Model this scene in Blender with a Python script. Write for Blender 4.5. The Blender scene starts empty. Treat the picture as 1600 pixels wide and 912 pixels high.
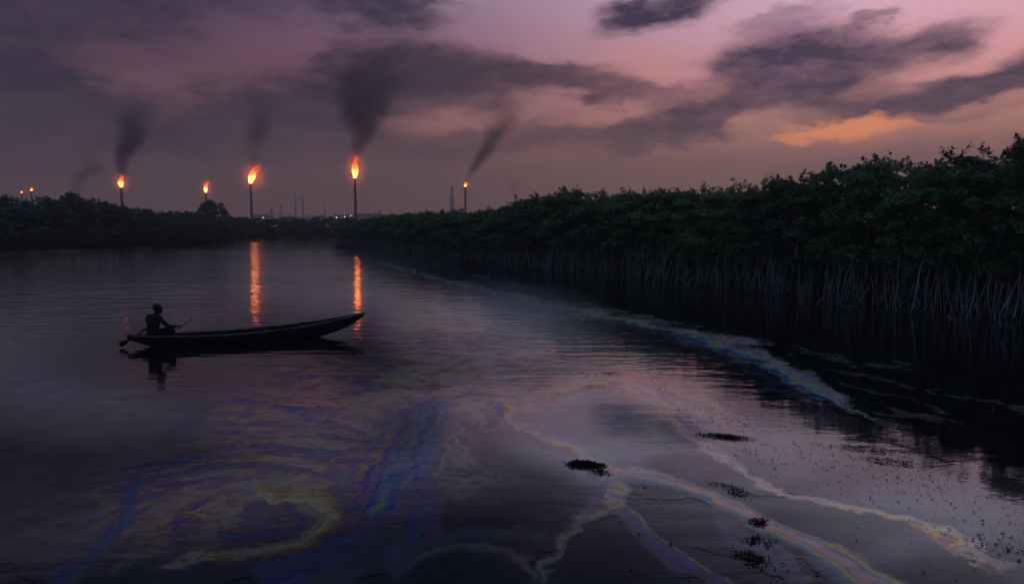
import bpy, math, random
import numpy as np
from mathutils import Vector, Matrix

random.seed(7)
RNG = np.random.default_rng(11)
scene = bpy.context.scene
COL = scene.collection

# ------------------------------------------------------------------ camera
FPX, H = 1067.0, 3.0
PITCH = math.atan(106 / FPX)
CP, SP = math.cos(PITCH), math.sin(PITCH)
cam_d = bpy.data.cameras.new('camera')
cam_d.lens = 36 * FPX / 1600
cam_d.sensor_width = 36
cam_d.clip_start = 0.05
cam_d.clip_end = 5000
cam = bpy.data.objects.new('camera', cam_d)
cam.location = (0, 0, H)
cam.rotation_euler = (math.pi / 2 - PITCH, 0, 0)
COL.objects.link(cam)
scene.camera = cam


def ray(px, py):
    xc, yc = (px - 800) / FPX, (456 - py) / FPX
    return Vector((xc, CP + yc * SP, -SP + yc * CP))


def on_z(px, py, z=0.0):
    d = ray(px, py)
    t = (z - H) / d.z
    return Vector((d.x * t, d.y * t, z))


def at_y(px, py, Y):
    d = ray(px, py)
    t = Y / d.y
    return Vector((d.x * t, Y, H + d.z * t))


def azel(px, py):
    d = ray(px, py).normalized()
    return math.atan2(d.x, d.y), math.asin(d.z)


def srgb(r, g, b):
    return tuple(((c / 255) / 12.92 if c / 255 <= .04045 else ((c / 255 + .055) / 1.055) ** 2.4) for c in (r, g, b)) + (1.0,)


# ------------------------------------------------------------------ node helper
class NT:
    def __init__(self, tree):
        self.t = tree
        tree.nodes.clear()

    def n(self, typ, props=None, **ins):
        nd = self.t.nodes.new(typ)
        for k, v in (props or {}).items():
            setattr(nd, k, v)
        for k, v in ins.items():
            key = int(k[1:]) if k[0] == 'i' and k[1:].isdigit() else k.replace('_', ' ')
            self.set(nd.inputs[key], v)
        return nd

    def set(self, sock, v):
        if hasattr(v, 'is_output') and v.is_output:
            self.t.links.new(v, sock)
        elif hasattr(v, 'outputs'):
            self.t.links.new(v.outputs[0], sock)
        else:
            sock.default_value = v

    def m(self, op, a, b=0.0, c=0.0, clamp=False):
        return self.n('ShaderNodeMath', {'operation': op, 'use_clamp': clamp}, i0=a, i1=b, i2=c).outputs[0]

    def sstep(self, v, a, b, o0=0.0, o1=1.0):
        nd = self.n('ShaderNodeMapRange', {'interpolation_type': 'SMOOTHSTEP'}, Value=v)
        nd.inputs[1].default_value, nd.inputs[2].default_value = a, b
        nd.inputs[3].default_value, nd.inputs[4].default_value = o0, o1
        return nd.outputs[0]

    def lin(self, v, a, b, o0=0.0, o1=1.0):
        nd = self.n('ShaderNodeMapRange', {}, Value=v)
        nd.inputs[1].default_value, nd.inputs[2].default_value = a, b
        nd.inputs[3].default_value, nd.inputs[4].default_value = o0, o1
        return nd.outputs[0]

    def mix(self, f, a, b, blend='MIX'):
        nd = self.n('ShaderNodeMix', {'data_type': 'RGBA', 'blend_type': blend})
        self.set(nd.inputs[0], f)
        self.set(nd.inputs[6], a)
        self.set(nd.inputs[7], b)
        return nd.outputs[2]

    def ramp(self, v, stops, interp='LINEAR'):
        nd = self.n('ShaderNodeValToRGB', {}, Fac=v)
        cr = nd.color_ramp
        cr.interpolation = interp
        while len(cr.elements) < len(stops):
            cr.elements.new(0.5)
        for e, (p, c) in zip(cr.elements, stops):
            e.position = p
            e.color = c
        return nd.outputs[0]

    def noise(self, vec, scale, detail=3.0, rough=.55, dist=0.0, dim='3D', out=0):
        nd = self.n('ShaderNodeTexNoise', {'noise_dimensions': dim}, Vector=vec, Scale=scale, Detail=detail,
                    Roughness=rough, Distortion=dist)
        return nd.outputs[out]

    def vm(self, op, a, b=None, s=None):
        nd = self.n('ShaderNodeVectorMath', {'operation': op})
        self.set(nd.inputs[0], a)
        if b is not None:
            self.set(nd.inputs[1], b)
        if s is not None:
            self.set(nd.inputs['Scale'], s)
        return nd.outputs['Value' if op in ('LENGTH', 'DOT_PRODUCT', 'DISTANCE') else 'Vector']


def material(name):
    m = bpy.data.materials.new(name)
    m.use_nodes = True
    return m, NT(m.node_tree)


# ------------------------------------------------------------------ world: dusk sky with broken cloud
SUN_AZ, SUN_EL = math.radians(52), math.radians(1.0)
world = bpy.data.worlds.new('World')
scene.world = world
world.use_nodes = True
w = NT(world.node_tree)
gen = w.n('ShaderNodeTexCoord').outputs['Generated']
dirv = w.vm('NORMALIZE', gen)
sep = w.n('ShaderNodeSeparateXYZ', {}, Vector=dirv)
dx, dy, dz = sep.outputs
az = w.m('ARCTAN2', dx, dy)
el = w.m('ARCSINE', dz)
P = w.n('ShaderNodeCombineXYZ', {}, X=az, Y=el, Z=0.0).outputs[0]
# noise used to break up the cloud outlines (stretched along the horizon)
nvec = w.vm('MULTIPLY', dirv, (1.0, 1.0, 2.6))
wn = w.vm('SUBTRACT', w.noise(nvec, 5.5, 5.0, .6, out=1), (.5, .5, .5))
wn2 = w.vm('SUBTRACT', w.noise(nvec, 19.0, 5.0, .65, out=1), (.5, .5, .5))
warp = w.vm('ADD', w.vm('MULTIPLY', wn, (.22, .09, 0)), w.vm('MULTIPLY', wn2, (.13, .050, 0)))
PW = w.vm('ADD', P, warp)
PW2 = w.vm('ADD', P, w.vm('SCALE', warp, s=.55))
streak = w.noise(w.vm('MULTIPLY', dirv, (1.0, 1.0, 5.0)), 8.0, 6.0, .62, .4)


def blob(cx, cy, ax, ay, rot=0, soft=(0.35, 1.15), s=1.0, p=None):
    a, e = azel(cx, cy)
    mp = w.n('ShaderNodeMapping', {'vector_type': 'TEXTURE'}, Vector=p or PW)
    mp.inputs['Location'].default_value = (a, e, 0)
    mp.inputs['Rotation'].default_value = (0, 0, math.radians(rot))
    mp.inputs['Scale'].default_value = (ax / FPX, ay / FPX, 1)
    r = w.vm('LENGTH', mp.outputs[0])
    return w.sstep(r, soft[0], soft[1], s, 0.0)


def union(lst):
    acc = lst[0]
    for b in lst[1:]:
        # 1-(1-a)(1-b)
        acc = w.m('SUBTRACT', 1.0, w.m('MULTIPLY', w.m('SUBTRACT', 1.0, acc), w.m('SUBTRACT', 1.0, b)))
    return acc


side = w.sstep(dx, -.38, .55)
elN = w.lin(el, 0.0, 1.0)          # radians
base_l = w.ramp(elN, [(0, srgb(104, 82, 80)), (.06, srgb(100, 77, 74)), (.12, srgb(120, 84, 80)), (.19, srgb(108, 72, 82)),
                      (.27, srgb(100, 72, 94)), (.34, srgb(116, 104, 126)), (.43, srgb(30, 32, 48)), (.62, srgb(66, 74, 102)), (1, srgb(104, 114, 144))])
base_r = w.ramp(elN, [(0, srgb(132, 100, 84)), (.08, srgb(154, 111, 90)), (.14, srgb(200, 136, 120)), (.20, srgb(228, 158, 160)),
                      (.28, srgb(226, 178, 198)), (.36, srgb(200, 182, 204)), (.50, srgb(66, 66, 88)), (.66, srgb(76, 84, 112)), (1, srgb(104, 114, 144))])
side_hi = w.sstep(dx, -.14, .52)
side_b = w.m('ADD', side, w.m('MULTIPLY', w.sstep(el, .30, .42), w.m('SUBTRACT', side_hi, side)))
base = w.mix(side_b, base_l, base_r)
back = w.sstep(dy, .35, -.30)
base_b = w.ramp(elN, [(0, srgb(72, 92, 120)), (.3, srgb(92, 118, 150)), (1, srgb(104, 114, 144))])
base = w.mix(back, base, base_b)

dark = union([
    blob(1235, 106, 145, 66, 4, (.5, 1.08), 1.0, PW2), blob(1150, 160, 150, 40, 14, (.4, 1.1), .9, PW2), blob(1330, 140, 90, 40, -10, (.4, 1.1), .7, PW2), blob(1120, 172, 250, 42, 9, s=.85), blob(1000, 205, 330, 34, 6, s=.6),
    blob(1430, 72, 105, 30, 6, (.4, 1.1), .85, PW2), blob(1345, 30, 46, 18, 0, s=.6), blob(1215, 26, 90, 20, 8, s=.45),
    blob(1510, 134, 210, 25, 9, (.45, 1.1), .92, PW2), blob(1420, 170, 180, 30, 6, s=.5), blob(1650, 118, 120, 26, 8, s=.8),
    blob(1020, 20, 105, 34, 9, (.4, 1.1), .95, PW2), blob(640, 132, 200, 60, 0, s=.7), blob(860, 118, 150, 34, -4, s=.75),
    blob(985, 138, 130, 28, -5, s=.55), blob(590, 6, 120, 48, 0, s=.85), blob(450, 178, 230, 52, 3, s=.85),
    blob(300, 215, 260, 50, 0, s=.6), blob(40, 140, 140, 62, -12, s=.95), blob(90, 205, 220, 52, 0, s=.75),
    blob(-60, 60, 130, 60, 0, s=.6), blob(1480, 245, 260, 26, 4, s=.35), blob(760, 215, 210, 30, 8, s=.5),
    blob(40, -45, 270, 118, 0, s=.85), blob(330, -20, 330, 50, 0, s=.55), blob(560, 215, 160, 60, 0, s=.5),
])
# the cloud deck goes on outside the frame
gen_cloud = w.sstep(w.noise(w.vm('MULTIPLY', dirv, (1, 1, 2.2)), 2.6, 6.0, .6, .3), .54, .74, 0, .35)
outside = w.m('MAXIMUM', w.sstep(w.m('ABSOLUTE', az), .62, .85), w.sstep(el, .30, .46))
dark = w.m('MAXIMUM', dark, w.m('MULTIPLY', gen_cloud, outside))
fine = w.noise(w.vm('MULTIPLY', dirv, (1.0, 1.0, 2.4)), 34.0, 5.0, .65, .5)
dark = w.m('MULTIPLY', dark, w.lin(fine, .28, .66, .86, 1.06))
dark = w.m('MULTIPLY', dark, w.lin(streak, .2, .60, .74, 1.08), clamp=True)
low = w.sstep(el, .20, .03)
cl_l = w.mix(low, srgb(40, 36, 51), srgb(82, 66, 69))
cl_r = w.mix(low, srgb(58, 44, 66), srgb(112, 83, 79))
cl = w.mix(side, cl_l, cl_r)
cl = w.mix(back, cl, srgb(62, 76, 98))
sky = w.mix(dark, base, cl)
# drifting soot high above the tallest flare
soot = union([blob(600, 118, 95, 62, 0, (.1, 1.2), .92), blob(565, 165, 56, 60, 0, (.1, 1.2), .85), blob(680, 100, 130, 44, 0, (.1, 1.2), .6), blob(900, 122, 170, 26, -3, (.1, 1.2), .35), blob(245, 212, 120, 32, 4, (.1, 1.2), .40),
              blob(760, 120, 140, 36, 0, (.1, 1.2), .45)])
sky = w.mix(soot, sky, srgb(36, 30, 37))
# lit gaps low on the sunset side
PW3 = w.vm('ADD', P, w.vm('ADD', w.vm('MULTIPLY', wn, (.06, .03, 0)), w.vm('MULTIPLY', wn2, (.11, .040, 0))))
glow = union([blob(1322, 203, 98, 19, 2, (.35, 1.0), 1.0, PW3), blob(1250, 213, 56, 8, 8, (.2, 1.0), .8, PW3),
              blob(1375, 192, 80, 10, -6, (.2, 1.0), .55, PW3)])
sky = w.mix(glow, sky, srgb(255, 156, 98))
glow2 = union([blob(1565, 155, 110, 11, 7, (.1, 1.1), .62, PW2), blob(935, 182, 120, 13, 9, (.1, 1.1), .42, PW2),
               blob(1120, 140, 60, 22, 25, (.1, 1.1), .35, PW2), blob(1400, 118, 110, 16, 14, (.1, 1.1), .45, PW2),
               blob(690, 188, 120, 20, 4, (.1, 1.1), .30, PW2), blob(1000, 100, 130, 32, 6, (.1, 1.1), .3, PW2)])
sky = w.mix(glow2, sky, srgb(206, 140, 124))
# below the horizon the world is never seen (the land sheet reaches it)
sky = w.mix(w.sstep(dz, 0.0, -.06), sky, srgb(30, 28, 34))
nish = w.n('ShaderNodeTexSky', {'sky_type': 'NISHITA', 'sun_disc': False, 'sun_elevation': SUN_EL, 'sun_rotation': SUN_AZ,
                                'altitude': 5.0, 'air_density': 1.0, 'dust_density': 3.0, 'ozone_density': 2.0}, Vector=dirv)
bg1 = w.n('ShaderNodeBackground', {}, Color=nish.outputs[0], Strength=0.008)
SKY_GAIN = 1.16
bg2 = w.n('ShaderNodeBackground', {}, Color=sky, Strength=SKY_GAIN)
add = w.n('ShaderNodeAddShader', {}, i0=bg1.outputs[0], i1=bg2.outputs[0])
w.n('ShaderNodeOutputWorld', {}, Surface=add.outputs[0])

# last light of the sun, very low, beyond the right-hand side of the view
sun_d = bpy.data.lights.new('sun', 'SUN')
sun_d.energy = 0.03
sun_d.angle = math.radians(10)
sun_d.color = (1.0, .72, .5)
sun = bpy.data.objects.new('sun', sun_d)
sv = Vector((math.sin(SUN_AZ), math.cos(SUN_AZ), math.tan(math.radians(4))))
sun.rotation_euler = sv.to_track_quat('Z', 'Y').to_euler()
sun.location = (60, 40, 60)
COL.objects.link(sun)

vs = scene.view_settings
vs.view_transform = 'Standard'
vs.look = 'None'
vs.exposure = 0.0
vs.gamma = 1.0
vs.use_curve_mapping = False
scene.render.engine = 'CYCLES'
cy = scene.cycles
cy.use_denoising = True
cy.max_bounces = 6
cy.diffuse_bounces = 2
cy.glossy_bounces = 3
cy.volume_bounces = 0
cy.transparent_max_bounces = 8
cy.sample_clamp_indirect = 4.0
cy.volume_step_rate = 1.0
cy.volume_max_steps = 128


# ------------------------------------------------------------------ mesh helpers
def tag(o, label=None, cat=None, group=None, kind=None):
    for k, v in (('label', label), ('category', cat), ('group', group), ('kind', kind)):
        if v:
            o[k] = v
    return o


def link(name, me, parent=None, mat=None):
    o = bpy.data.objects.new(name, me)
    COL.objects.link(o)
    if parent:
        o.parent = parent
    if mat and me is not None and not me.materials:
        me.materials.append(mat)
    return o


def empty(name, loc, rz=0.0):
    o = bpy.data.objects.new(name, None)
    o.location = loc
    o.rotation_euler = (0, 0, rz)
    o.empty_display_size = .2
    COL.objects.link(o)
    return o


class MB:
    """collects vertices and faces of one mesh"""

    def __init__(self):
        self.v, self.f = [], []

    def tube(self, pts, rad, n=8, cap=True):
        pts = [Vector(p) for p in pts]
        rad = rad if hasattr(rad, '__len__') else [rad] * len(pts)
        b = len(self.v)
        up = None
        for i, p in enumerate(pts):
            t = (pts[min(i + 1, len(pts) - 1)] - pts[max(i - 1, 0)]).normalized()
            if up is None:
                up = t.orthogonal().normalized()
            up = (up - t * up.dot(t)).normalized()
            s = t.cross(up)
            for k in range(n):
                a = 2 * math.pi * k / n
                self.v.append(p + (up * math.cos(a) + s * math.sin(a)) * rad[i])
        for i in range(len(pts) - 1):
            for k in range(n):
                k2 = (k + 1) % n
                self.f.append((b + i * n + k, b + i * n + k2, b + (i + 1) * n + k2, b + (i + 1) * n + k))
        if cap:
            self.f.append(tuple(b + k for k in reversed(range(n))))
            e = b + (len(pts) - 1) * n
            self.f.append(tuple(e + k for k in range(n)))
        return self

    def box(self, c, s, rz=0.0):
        b = len(self.v)
        R = Matrix.Rotation(rz, 3, 'Z')
        for x in (-.5, .5):
            for y in (-.5, .5):
                for z in (-.5, .5):
                    self.v.append(Vector(c) + R @ Vector((x * s[0], y * s[1], z * s[2])))
        for q in ((0, 1, 3, 2), (4, 6, 7, 5), (0, 4, 5, 1), (2, 3, 7, 6), (0, 2, 6, 4), (1, 5, 7, 3)):
            self.f.append(tuple(b + i for i in q))
        return self

    def ellipsoid(self, c, r, M=None, nu=14, nv=9):
        b = len(self.v)
        M = M or Matrix.Identity(3)
        c = Vector(c)
        for j in range(1, nv):
            th = math.pi * j / nv
            for i in range(nu):
                a = 2 * math.pi * i / nu
                self.v.append(c + M @ Vector((r[0] * math.sin(th) * math.cos(a), r[1] * math.sin(th) * math.sin(a), r[2] * math.cos(th))))
        top = len(self.v); self.v.append(c + M @ Vector((0, 0, r[2])))
        bot = len(self.v); self.v.append(c - M @ Vector((0, 0, r[2])))
        for j in range(nv - 2):
            for i in range(nu):
                i2 = (i + 1) % nu
                self.f.append((b + j * nu + i, b + (j + 1) * nu + i, b + (j + 1) * nu + i2, b + j * nu + i2))
        for i in range(nu):
            i2 = (i + 1) % nu
            self.f.append((top, b + i, b + i2))
            e = b + (nv - 2) * nu
            self.f.append((bot, e + i2, e + i))
        return self

    def capsule(self, a, b_, ra, rb):
        a, b_ = Vector(a), Vector(b_)
        d = (b_ - a)
        L = d.length
        d.normalize()
        pts, rs = [], []
        for k in range(4):
            t = math.pi / 2 * (k / 4)
            pts.append(a - d * ra * math.cos(t)); rs.append(max(ra * math.sin(t), 1e-4))
        for k in range(5):
            pts.append(a + d * L * k / 4); rs.append(ra + (rb - ra) * k / 4)
        for k in range(1, 5):
            t = math.pi / 2 * (k / 4)
            pts.append(b_ + d * rb * math.sin(t)); rs.append(max(rb * math.cos(t), 1e-4))
        return self.tube(pts, rs, 12)

    def mesh(self, name, smooth=True):
        me = bpy.data.meshes.new(name)
        me.from_pydata([tuple(v) for v in self.v], [], self.f)
        if smooth:
            me.polygons.foreach_set('use_smooth', [True] * len(me.polygons))
        me.update()
        return me

    def obj(self, name, mat, parent=None, smooth=True):
        return link(name, self.mesh(name, smooth), parent, mat)


def np_mesh(name, V, F, smooth=False):
    """V (n,3), F (m,k) with constant k"""
    me = bpy.data.meshes.new(name)
    n, (m, k) = len(V), F.shape
    me.vertices.add(n)
    me.vertices.foreach_set('co', np.ascontiguousarray(V, np.float32).ravel())
    me.loops.add(m * k)
    me.loops.foreach_set('vertex_index', np.ascontiguousarray(F, np.int32).ravel())
    me.polygons.add(m)
    me.polygons.foreach_set('loop_start', np.arange(0, m * k, k, dtype=np.int32))
    me.polygons.foreach_set('loop_total', np.full(m, k, np.int32))
    if smooth:
        me.polygons.foreach_set('use_smooth', np.ones(m, bool))
    me.update(calc_edges=True)
    me.validate()
    return me


# value noise in numpy (for the film on the water and for outlines)
_LAT = RNG.random((256, 256)).astype(np.float32)


def vnoise(x, y):
    xi, yi = np.floor(x).astype(int), np.floor(y).astype(int)
    fx, fy = x - xi, y - yi
    fx, fy = fx * fx * (3 - 2 * fx), fy * fy * (3 - 2 * fy)
    a, b = _LAT[xi % 256, yi % 256], _LAT[(xi + 1) % 256, yi % 256]
    c, d = _LAT[xi % 256, (yi + 1) % 256], _LAT[(xi + 1) % 256, (yi + 1) % 256]
    return (a * (1 - fx) + b * fx) * (1 - fy) + (c * (1 - fx) + d * fx) * fy


def fbm(x, y, o=4, g=.5):
    s, a, t = 0, 1.0, 0
    for i in range(o):
        s = s + a * vnoise(x * 2 ** i + 17.3 * i, y * 2 ** i + 9.1 * i)
        t += a
        a *= g
    return s / t - .5


def sst(x, a, b):
    t = np.clip((x - a) / (b - a), 0, 1)
    return t * t * (3 - 2 * t)


# ------------------------------------------------------------------ materials
def simple_mat(name, c1, c2, scale=4.0, rough=.7, bump=0.0, stretch=(1, 1, 1), spec=.4):
    m, t = material(name)
    tc = t.n('ShaderNodeTexCoord').outputs['Object']
    v = t.vm('MULTIPLY', tc, stretch)
    nz = t.noise(v, scale, 5.0, .6)
    col = t.mix(t.sstep(nz, .32, .68), c1 + (1,), c2 + (1,))
    p = t.n('ShaderNodeBsdfPrincipled', {}, Base_Color=col, Roughness=rough)
    p.inputs['Specular IOR Level'].default_value = spec
    if bump:
        b = t.n('ShaderNodeBump', {}, Height=nz, Distance=bump, Strength=1.0)
        t.set(p.inputs['Normal'], b)
    t.n('ShaderNodeOutputMaterial', {}, Surface=p)
    return m


def leaf_mat(name, c1, c2):
    m, t = material(name)
    oi = t.n('ShaderNodeObjectInfo').outputs['Random']
    tc = t.n('ShaderNodeTexCoord').outputs['Object']
    nz = t.noise(tc, 1.3, 3.0, .6)
    nf = t.noise(tc, 14.0, 2.0, .6)
    f = t.m('ADD', t.m('MULTIPLY', nz, .9), t.m('ADD', t.m('MULTIPLY', nf, .6), t.m('MULTIPLY', oi, .45)))
    col = t.mix(t.sstep(f, .62, 1.28), c1 + (1,), c2 + (1,))
    p = t.n('ShaderNodeBsdfPrincipled', {}, Base_Color=col, Roughness=.32)
    p.inputs['Specular IOR Level'].default_value = .5
    tl = t.n('ShaderNodeBsdfTranslucent', {}, Color=t.mix(1.0, col, (.9, 1.25, .7, 1), 'MULTIPLY'))
    mx = t.n('ShaderNodeMixShader', {}, Fac=.38, i1=p.outputs[0], i2=tl.outputs[0])
    t.n('ShaderNodeOutputMaterial', {}, Surface=mx.outputs[0])
    return m


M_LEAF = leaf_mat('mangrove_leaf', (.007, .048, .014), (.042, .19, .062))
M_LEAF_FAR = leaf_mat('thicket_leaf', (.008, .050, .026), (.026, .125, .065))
M_ROOT = simple_mat('root_bark', (.03, .03, .034), (.22, .22, .235), 2.2, .85, .004, (1, 1, .25))
M_BARK = simple_mat('bark', (.07, .06, .055), (.15, .13, .12), 8, .8, .006, (1, 1, .3))
M_MUD = simple_mat('mud', (.015, .013, .011), (.035, .029, .024), 1.5, .8, .03, spec=.1)
M_WOOD = simple_mat('weathered_wood', (.006, .005, .005), (.016, .013, .011), 12, .9, .003, (.2, 1, 1), .04)
M_RIM = simple_mat('worn_rim_wood', (.04, .036, .033), (.12, .108, .098), 14, .8, .002, (.2, 1, 1))
M_SKIN = simple_mat('dark_skin', (.018, .011, .008), (.026, .016, .012), 6, .7, 0, spec=.08)
M_HAIR = simple_mat('black_hair', (.008, .007, .007), (.014, .012, .011), 60, .9, .002)
M_CLOTH = simple_mat('dark_cotton', (.008, .009, .011), (.014, .015, .018), 40, .95, .001, spec=.05)
M_WEED = simple_mat('wet_black_weed', (.004, .005, .004), (.010, .010, .008), 12, .9, .004, spec=.08)
M_STEEL = simple_mat('sooty_steel', (.05, .045, .045), (.11, .095, .09), 1.2, .65, 0, (1, 1, .3))
M_PLANT = simple_mat('plant_steel', (.26, .26, .27), (.36, .35, .36), .6, .7)


def emission_mat(name, color, s):
    m, t = material(name)
    e = t.n('ShaderNodeEmission', {}, Color=color + (1,), Strength=s)
    t.n('ShaderNodeOutputMaterial', {}, Surface=e)
    return m


# water, with or without an oil film (film attributes default to 0)
def water_material():
    m, t = material('river_water')
    geo = t.n('ShaderNodeNewGeometry').outputs['Position']
    amt = t.n('ShaderNodeAttribute', {'attribute_name': 'film_amount'}).outputs['Fac']
    pha = t.n('ShaderNodeAttribute', {'attribute_name': 'film_phase'}).outputs['Fac']
    pool = t.n('ShaderNodeAttribute', {'attribute_name': 'film_calm'}).outputs['Fac']
    # ripples: long crests across the stream, then finer ones
    ruf = t.sstep(t.noise(t.vm('MULTIPLY', geo, (.05, .11, 0)), 1.0, 3.0, .6), .40, .62)
    sepp = t.n('ShaderNodeSeparateXYZ', {}, Vector=geo)
    left = t.sstep(t.m('ADD', sepp.outputs[0], t.m('MULTIPLY', sepp.outputs[1], .30)), 1.0, -8.0)
    far = t.sstep(sepp.outputs[1], 14.0, 26.0)
    ruf = t.m('ADD', t.m('MULTIPLY', ruf, t.m('ADD', .03, t.m('MULTIPLY', .5, t.m('MAXIMUM', left, t.m('MULTIPLY', far, .6))))), t.m('MULTIPLY', t.m('MULTIPLY', left, far), .9))
    ruf = t.m('ADD', t.m('MULTIPLY', left, .18), ruf)
    n1 = t.noise(t.vm('MULTIPLY', geo, (.42, 1.5, 0)), 1.0, 3.0, .5, .25)
    n2 = t.noise(t.vm('MULTIPLY', geo, (1.2, 3.0, 0)), 1.0, 3.0, .5, .3)
    n3 = t.noise(t.vm('MULTIPLY', geo, (7.0, 12.0, 0)), 1.0, 2.0, .5)
    damp = t.m('SUBTRACT', 1.0, t.m('MULTIPLY', t.m('MAXIMUM', amt, pool), .6))
    h = t.m('ADD', t.m('MULTIPLY', n1, t.m('ADD', t.m('MULTIPLY', ruf, .046), t.sstep(sepp.outputs[1], 9.0, 17.0, .0018, .0085))),
            t.m('MULTIPLY', n2, t.m('ADD', t.m('MULTIPLY', ruf, .014), t.sstep(sepp.outputs[1], 10.0, 17.0, .0024, .0105))))
    n0 = t.noise(t.vm('MULTIPLY', geo, (.20, .36, 0)), 1.0, 4.0, .6, .6)
    h = t.m('ADD', h, t.m('MULTIPLY', n0, t.sstep(sepp.outputs[1], 15.0, 34.0, 0.0, .026)))
    h = t.m('ADD', h, t.m('MULTIPLY', n0, t.sstep(sepp.outputs[1], 60.0, 120.0, 0.0, .10)))
    h = t.m('ADD', h, t.m('MULTIPLY', n3, .0007))
    bump = t.n('ShaderNodeBump', {}, Height=h, Distance=1.0, Strength=damp)
    gr = t.n('ShaderNodeAttribute', {'attribute_name': 'film_grain'}).outputs['Fac']
    bod = t.n('ShaderNodeAttribute', {'attribute_name': 'film_body'}).outputs['Fac']
    # interference colours of the film
    j = t.noise(t.vm('MULTIPLY', geo, (1.0, 1.0, 0)), 3.2, 5.0, .7, .5)
    j2 = t.noise(geo, 26.0, 3.0, .6)
    j3 = t.noise(t.vm('MULTIPLY', geo, (4.0, 6.5, 0)), 1.0, 6.0, .72, .8)
    ph = t.m('ADD', pha, t.m('ADD', t.m('MULTIPLY', t.m('SUBTRACT', j, .5), .30), t.m('MULTIPLY', t.m('SUBTRACT', j2, .5), .10)))
    ph = t.m('ADD', ph, t.m('MULTIPLY', t.m('SUBTRACT', j3, .5), t.m('MULTIPLY', gr, 2.2)))
    ph = t.m('FRACT', ph)
    tint = t.ramp(ph, [(0.0, (.66, .82, .88, 1)), (.12, (.86, .88, .38, 1)), (.24, (.74, .46, .15, 1)), (.34, (.46, .18, .40, 1)),
                       (.44, (.18, .20, .66, 1)), (.56, (.12, .42, .70, 1)), (.66, (.30, .66, .60, 1)), (.76, (.80, .80, .36, 1)),
                       (.86, (.92, .52, .50, 1)), (.94, (.62, .60, .84, 1)), (1.0, (.66, .82, .88, 1))])
    a2 = t.m('MULTIPLY', amt, t.lin(t.noise(t.vm('MULTIPLY', geo, (5.0, 8.0, 0)), 1.0, 7.0, .75, .6), .34, .52, .66, 1.0), clamp=True)
    gl_col = t.mix(a2, (.86, .97, .98, 1), tint)
    gl_col = t.mix(t.m('MULTIPLY', pool, .30), gl_col, (.2, .2, .2, 1), 'MIX')
    fr_i = t.m('ADD', 1.60, t.m('MULTIPLY', a2, .35))
    fres = t.n('ShaderNodeFresnel', {}, IOR=fr_i, Normal=bump.outputs[0])
    facr = t.m('ADD', fres.outputs[0], t.m('MULTIPLY', t.m('SUBTRACT', 1.0, fres.outputs[0]), t.m('MULTIPLY', a2, .36)))
    rough = t.m('ADD', .045, t.m('MULTIPLY', a2, .05))
    gl = t.n('ShaderNodeBsdfGlossy', {}, Color=gl_col, Roughness=rough, Normal=bump.outputs[0])
    bright_paint = t.n('ShaderNodeAttribute', {'attribute_name': 'film_bright_paint'}).outputs['Fac']  # pale diffuse colour standing in for brighter reflected sky
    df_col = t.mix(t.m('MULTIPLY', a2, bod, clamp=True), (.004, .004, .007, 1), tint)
    bright_n = t.lin(t.noise(t.vm('MULTIPLY', geo, (2.2, 3.6, 0)), 1.0, 6.0, .7, .6), .3, .7, .62, 1.0)
    bright_col = t.mix(t.m('MULTIPLY', a2, .45), (.97, .86, .78, 1), tint)
    df_col = t.mix(t.m('MULTIPLY', t.m('MULTIPLY', bright_paint, bright_n), .98, clamp=True), df_col, bright_col)
    df = t.n('ShaderNodeBsdfDiffuse', {}, Color=df_col)
    mx = t.n('ShaderNodeMixShader', {}, Fac=facr, i1=df.outputs[0], i2=gl.outputs[0])
    t.n('ShaderNodeOutputMaterial', {}, Surface=mx.outputs[0])
    return m


M_WATER = water_material()

# ------------------------------------------------------------------ water and land
B = 760.0
me = bpy.data.meshes.new('water')
me.from_pydata([(-B, -160, 0), (B, -160, 0), (B, B, 0), (-B, B, 0)], [], [(0, 1, 2, 3)])
water = link('water', me, None, M_WATER)
tag(water, 'dark calm river water reflecting the dusk sky', 'water', kind='structure')

# shore lines, from the foot of the trees in the picture
R_SHORE_PX = [(1900, 548), (1740, 525), (1580, 504), (1400, 484), (1200, 462), (1050, 443), (900, 427), (800, 417), (700, 405), (620, 394), (560, 385), (527, 378)]
L_SHORE_PX = [(-420, 420), (-200, 405), (0, 394), (100, 390), (200, 386), (300, 381), (345, 378), (376, 376)]
R_SHORE = [on_z(*p) for p in R_SHORE_PX]
L_SHORE = [on_z(*p) for p in L_SHORE_PX]
F_SHORE = [Vector((-62, 138, 0)), Vector((-52, 147, 0)), Vector((-36, 149, 0)), Vector((-10, 152, 0)), Vector((40, 156, 0))]


def resample(pts, step):
    out, acc = [], 0.0
    L = [0.0]
    for a, b in zip(pts, pts[1:]):
        L.append(L[-1] + (b - a).length)
    n = max(2, int(L[-1] / step))
    for i in range(n + 1):
        s = L[-1] * i / n
        k = max(j for j in range(len(L) - 1) if L[j] <= s + 1e-9)
        f = (s - L[k]) / max(L[k + 1] - L[k], 1e-6)
        p = pts[k].lerp(pts[k + 1], f)
        out.append((p, (pts[k + 1] - pts[k]).normalized()))
    return out


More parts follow.
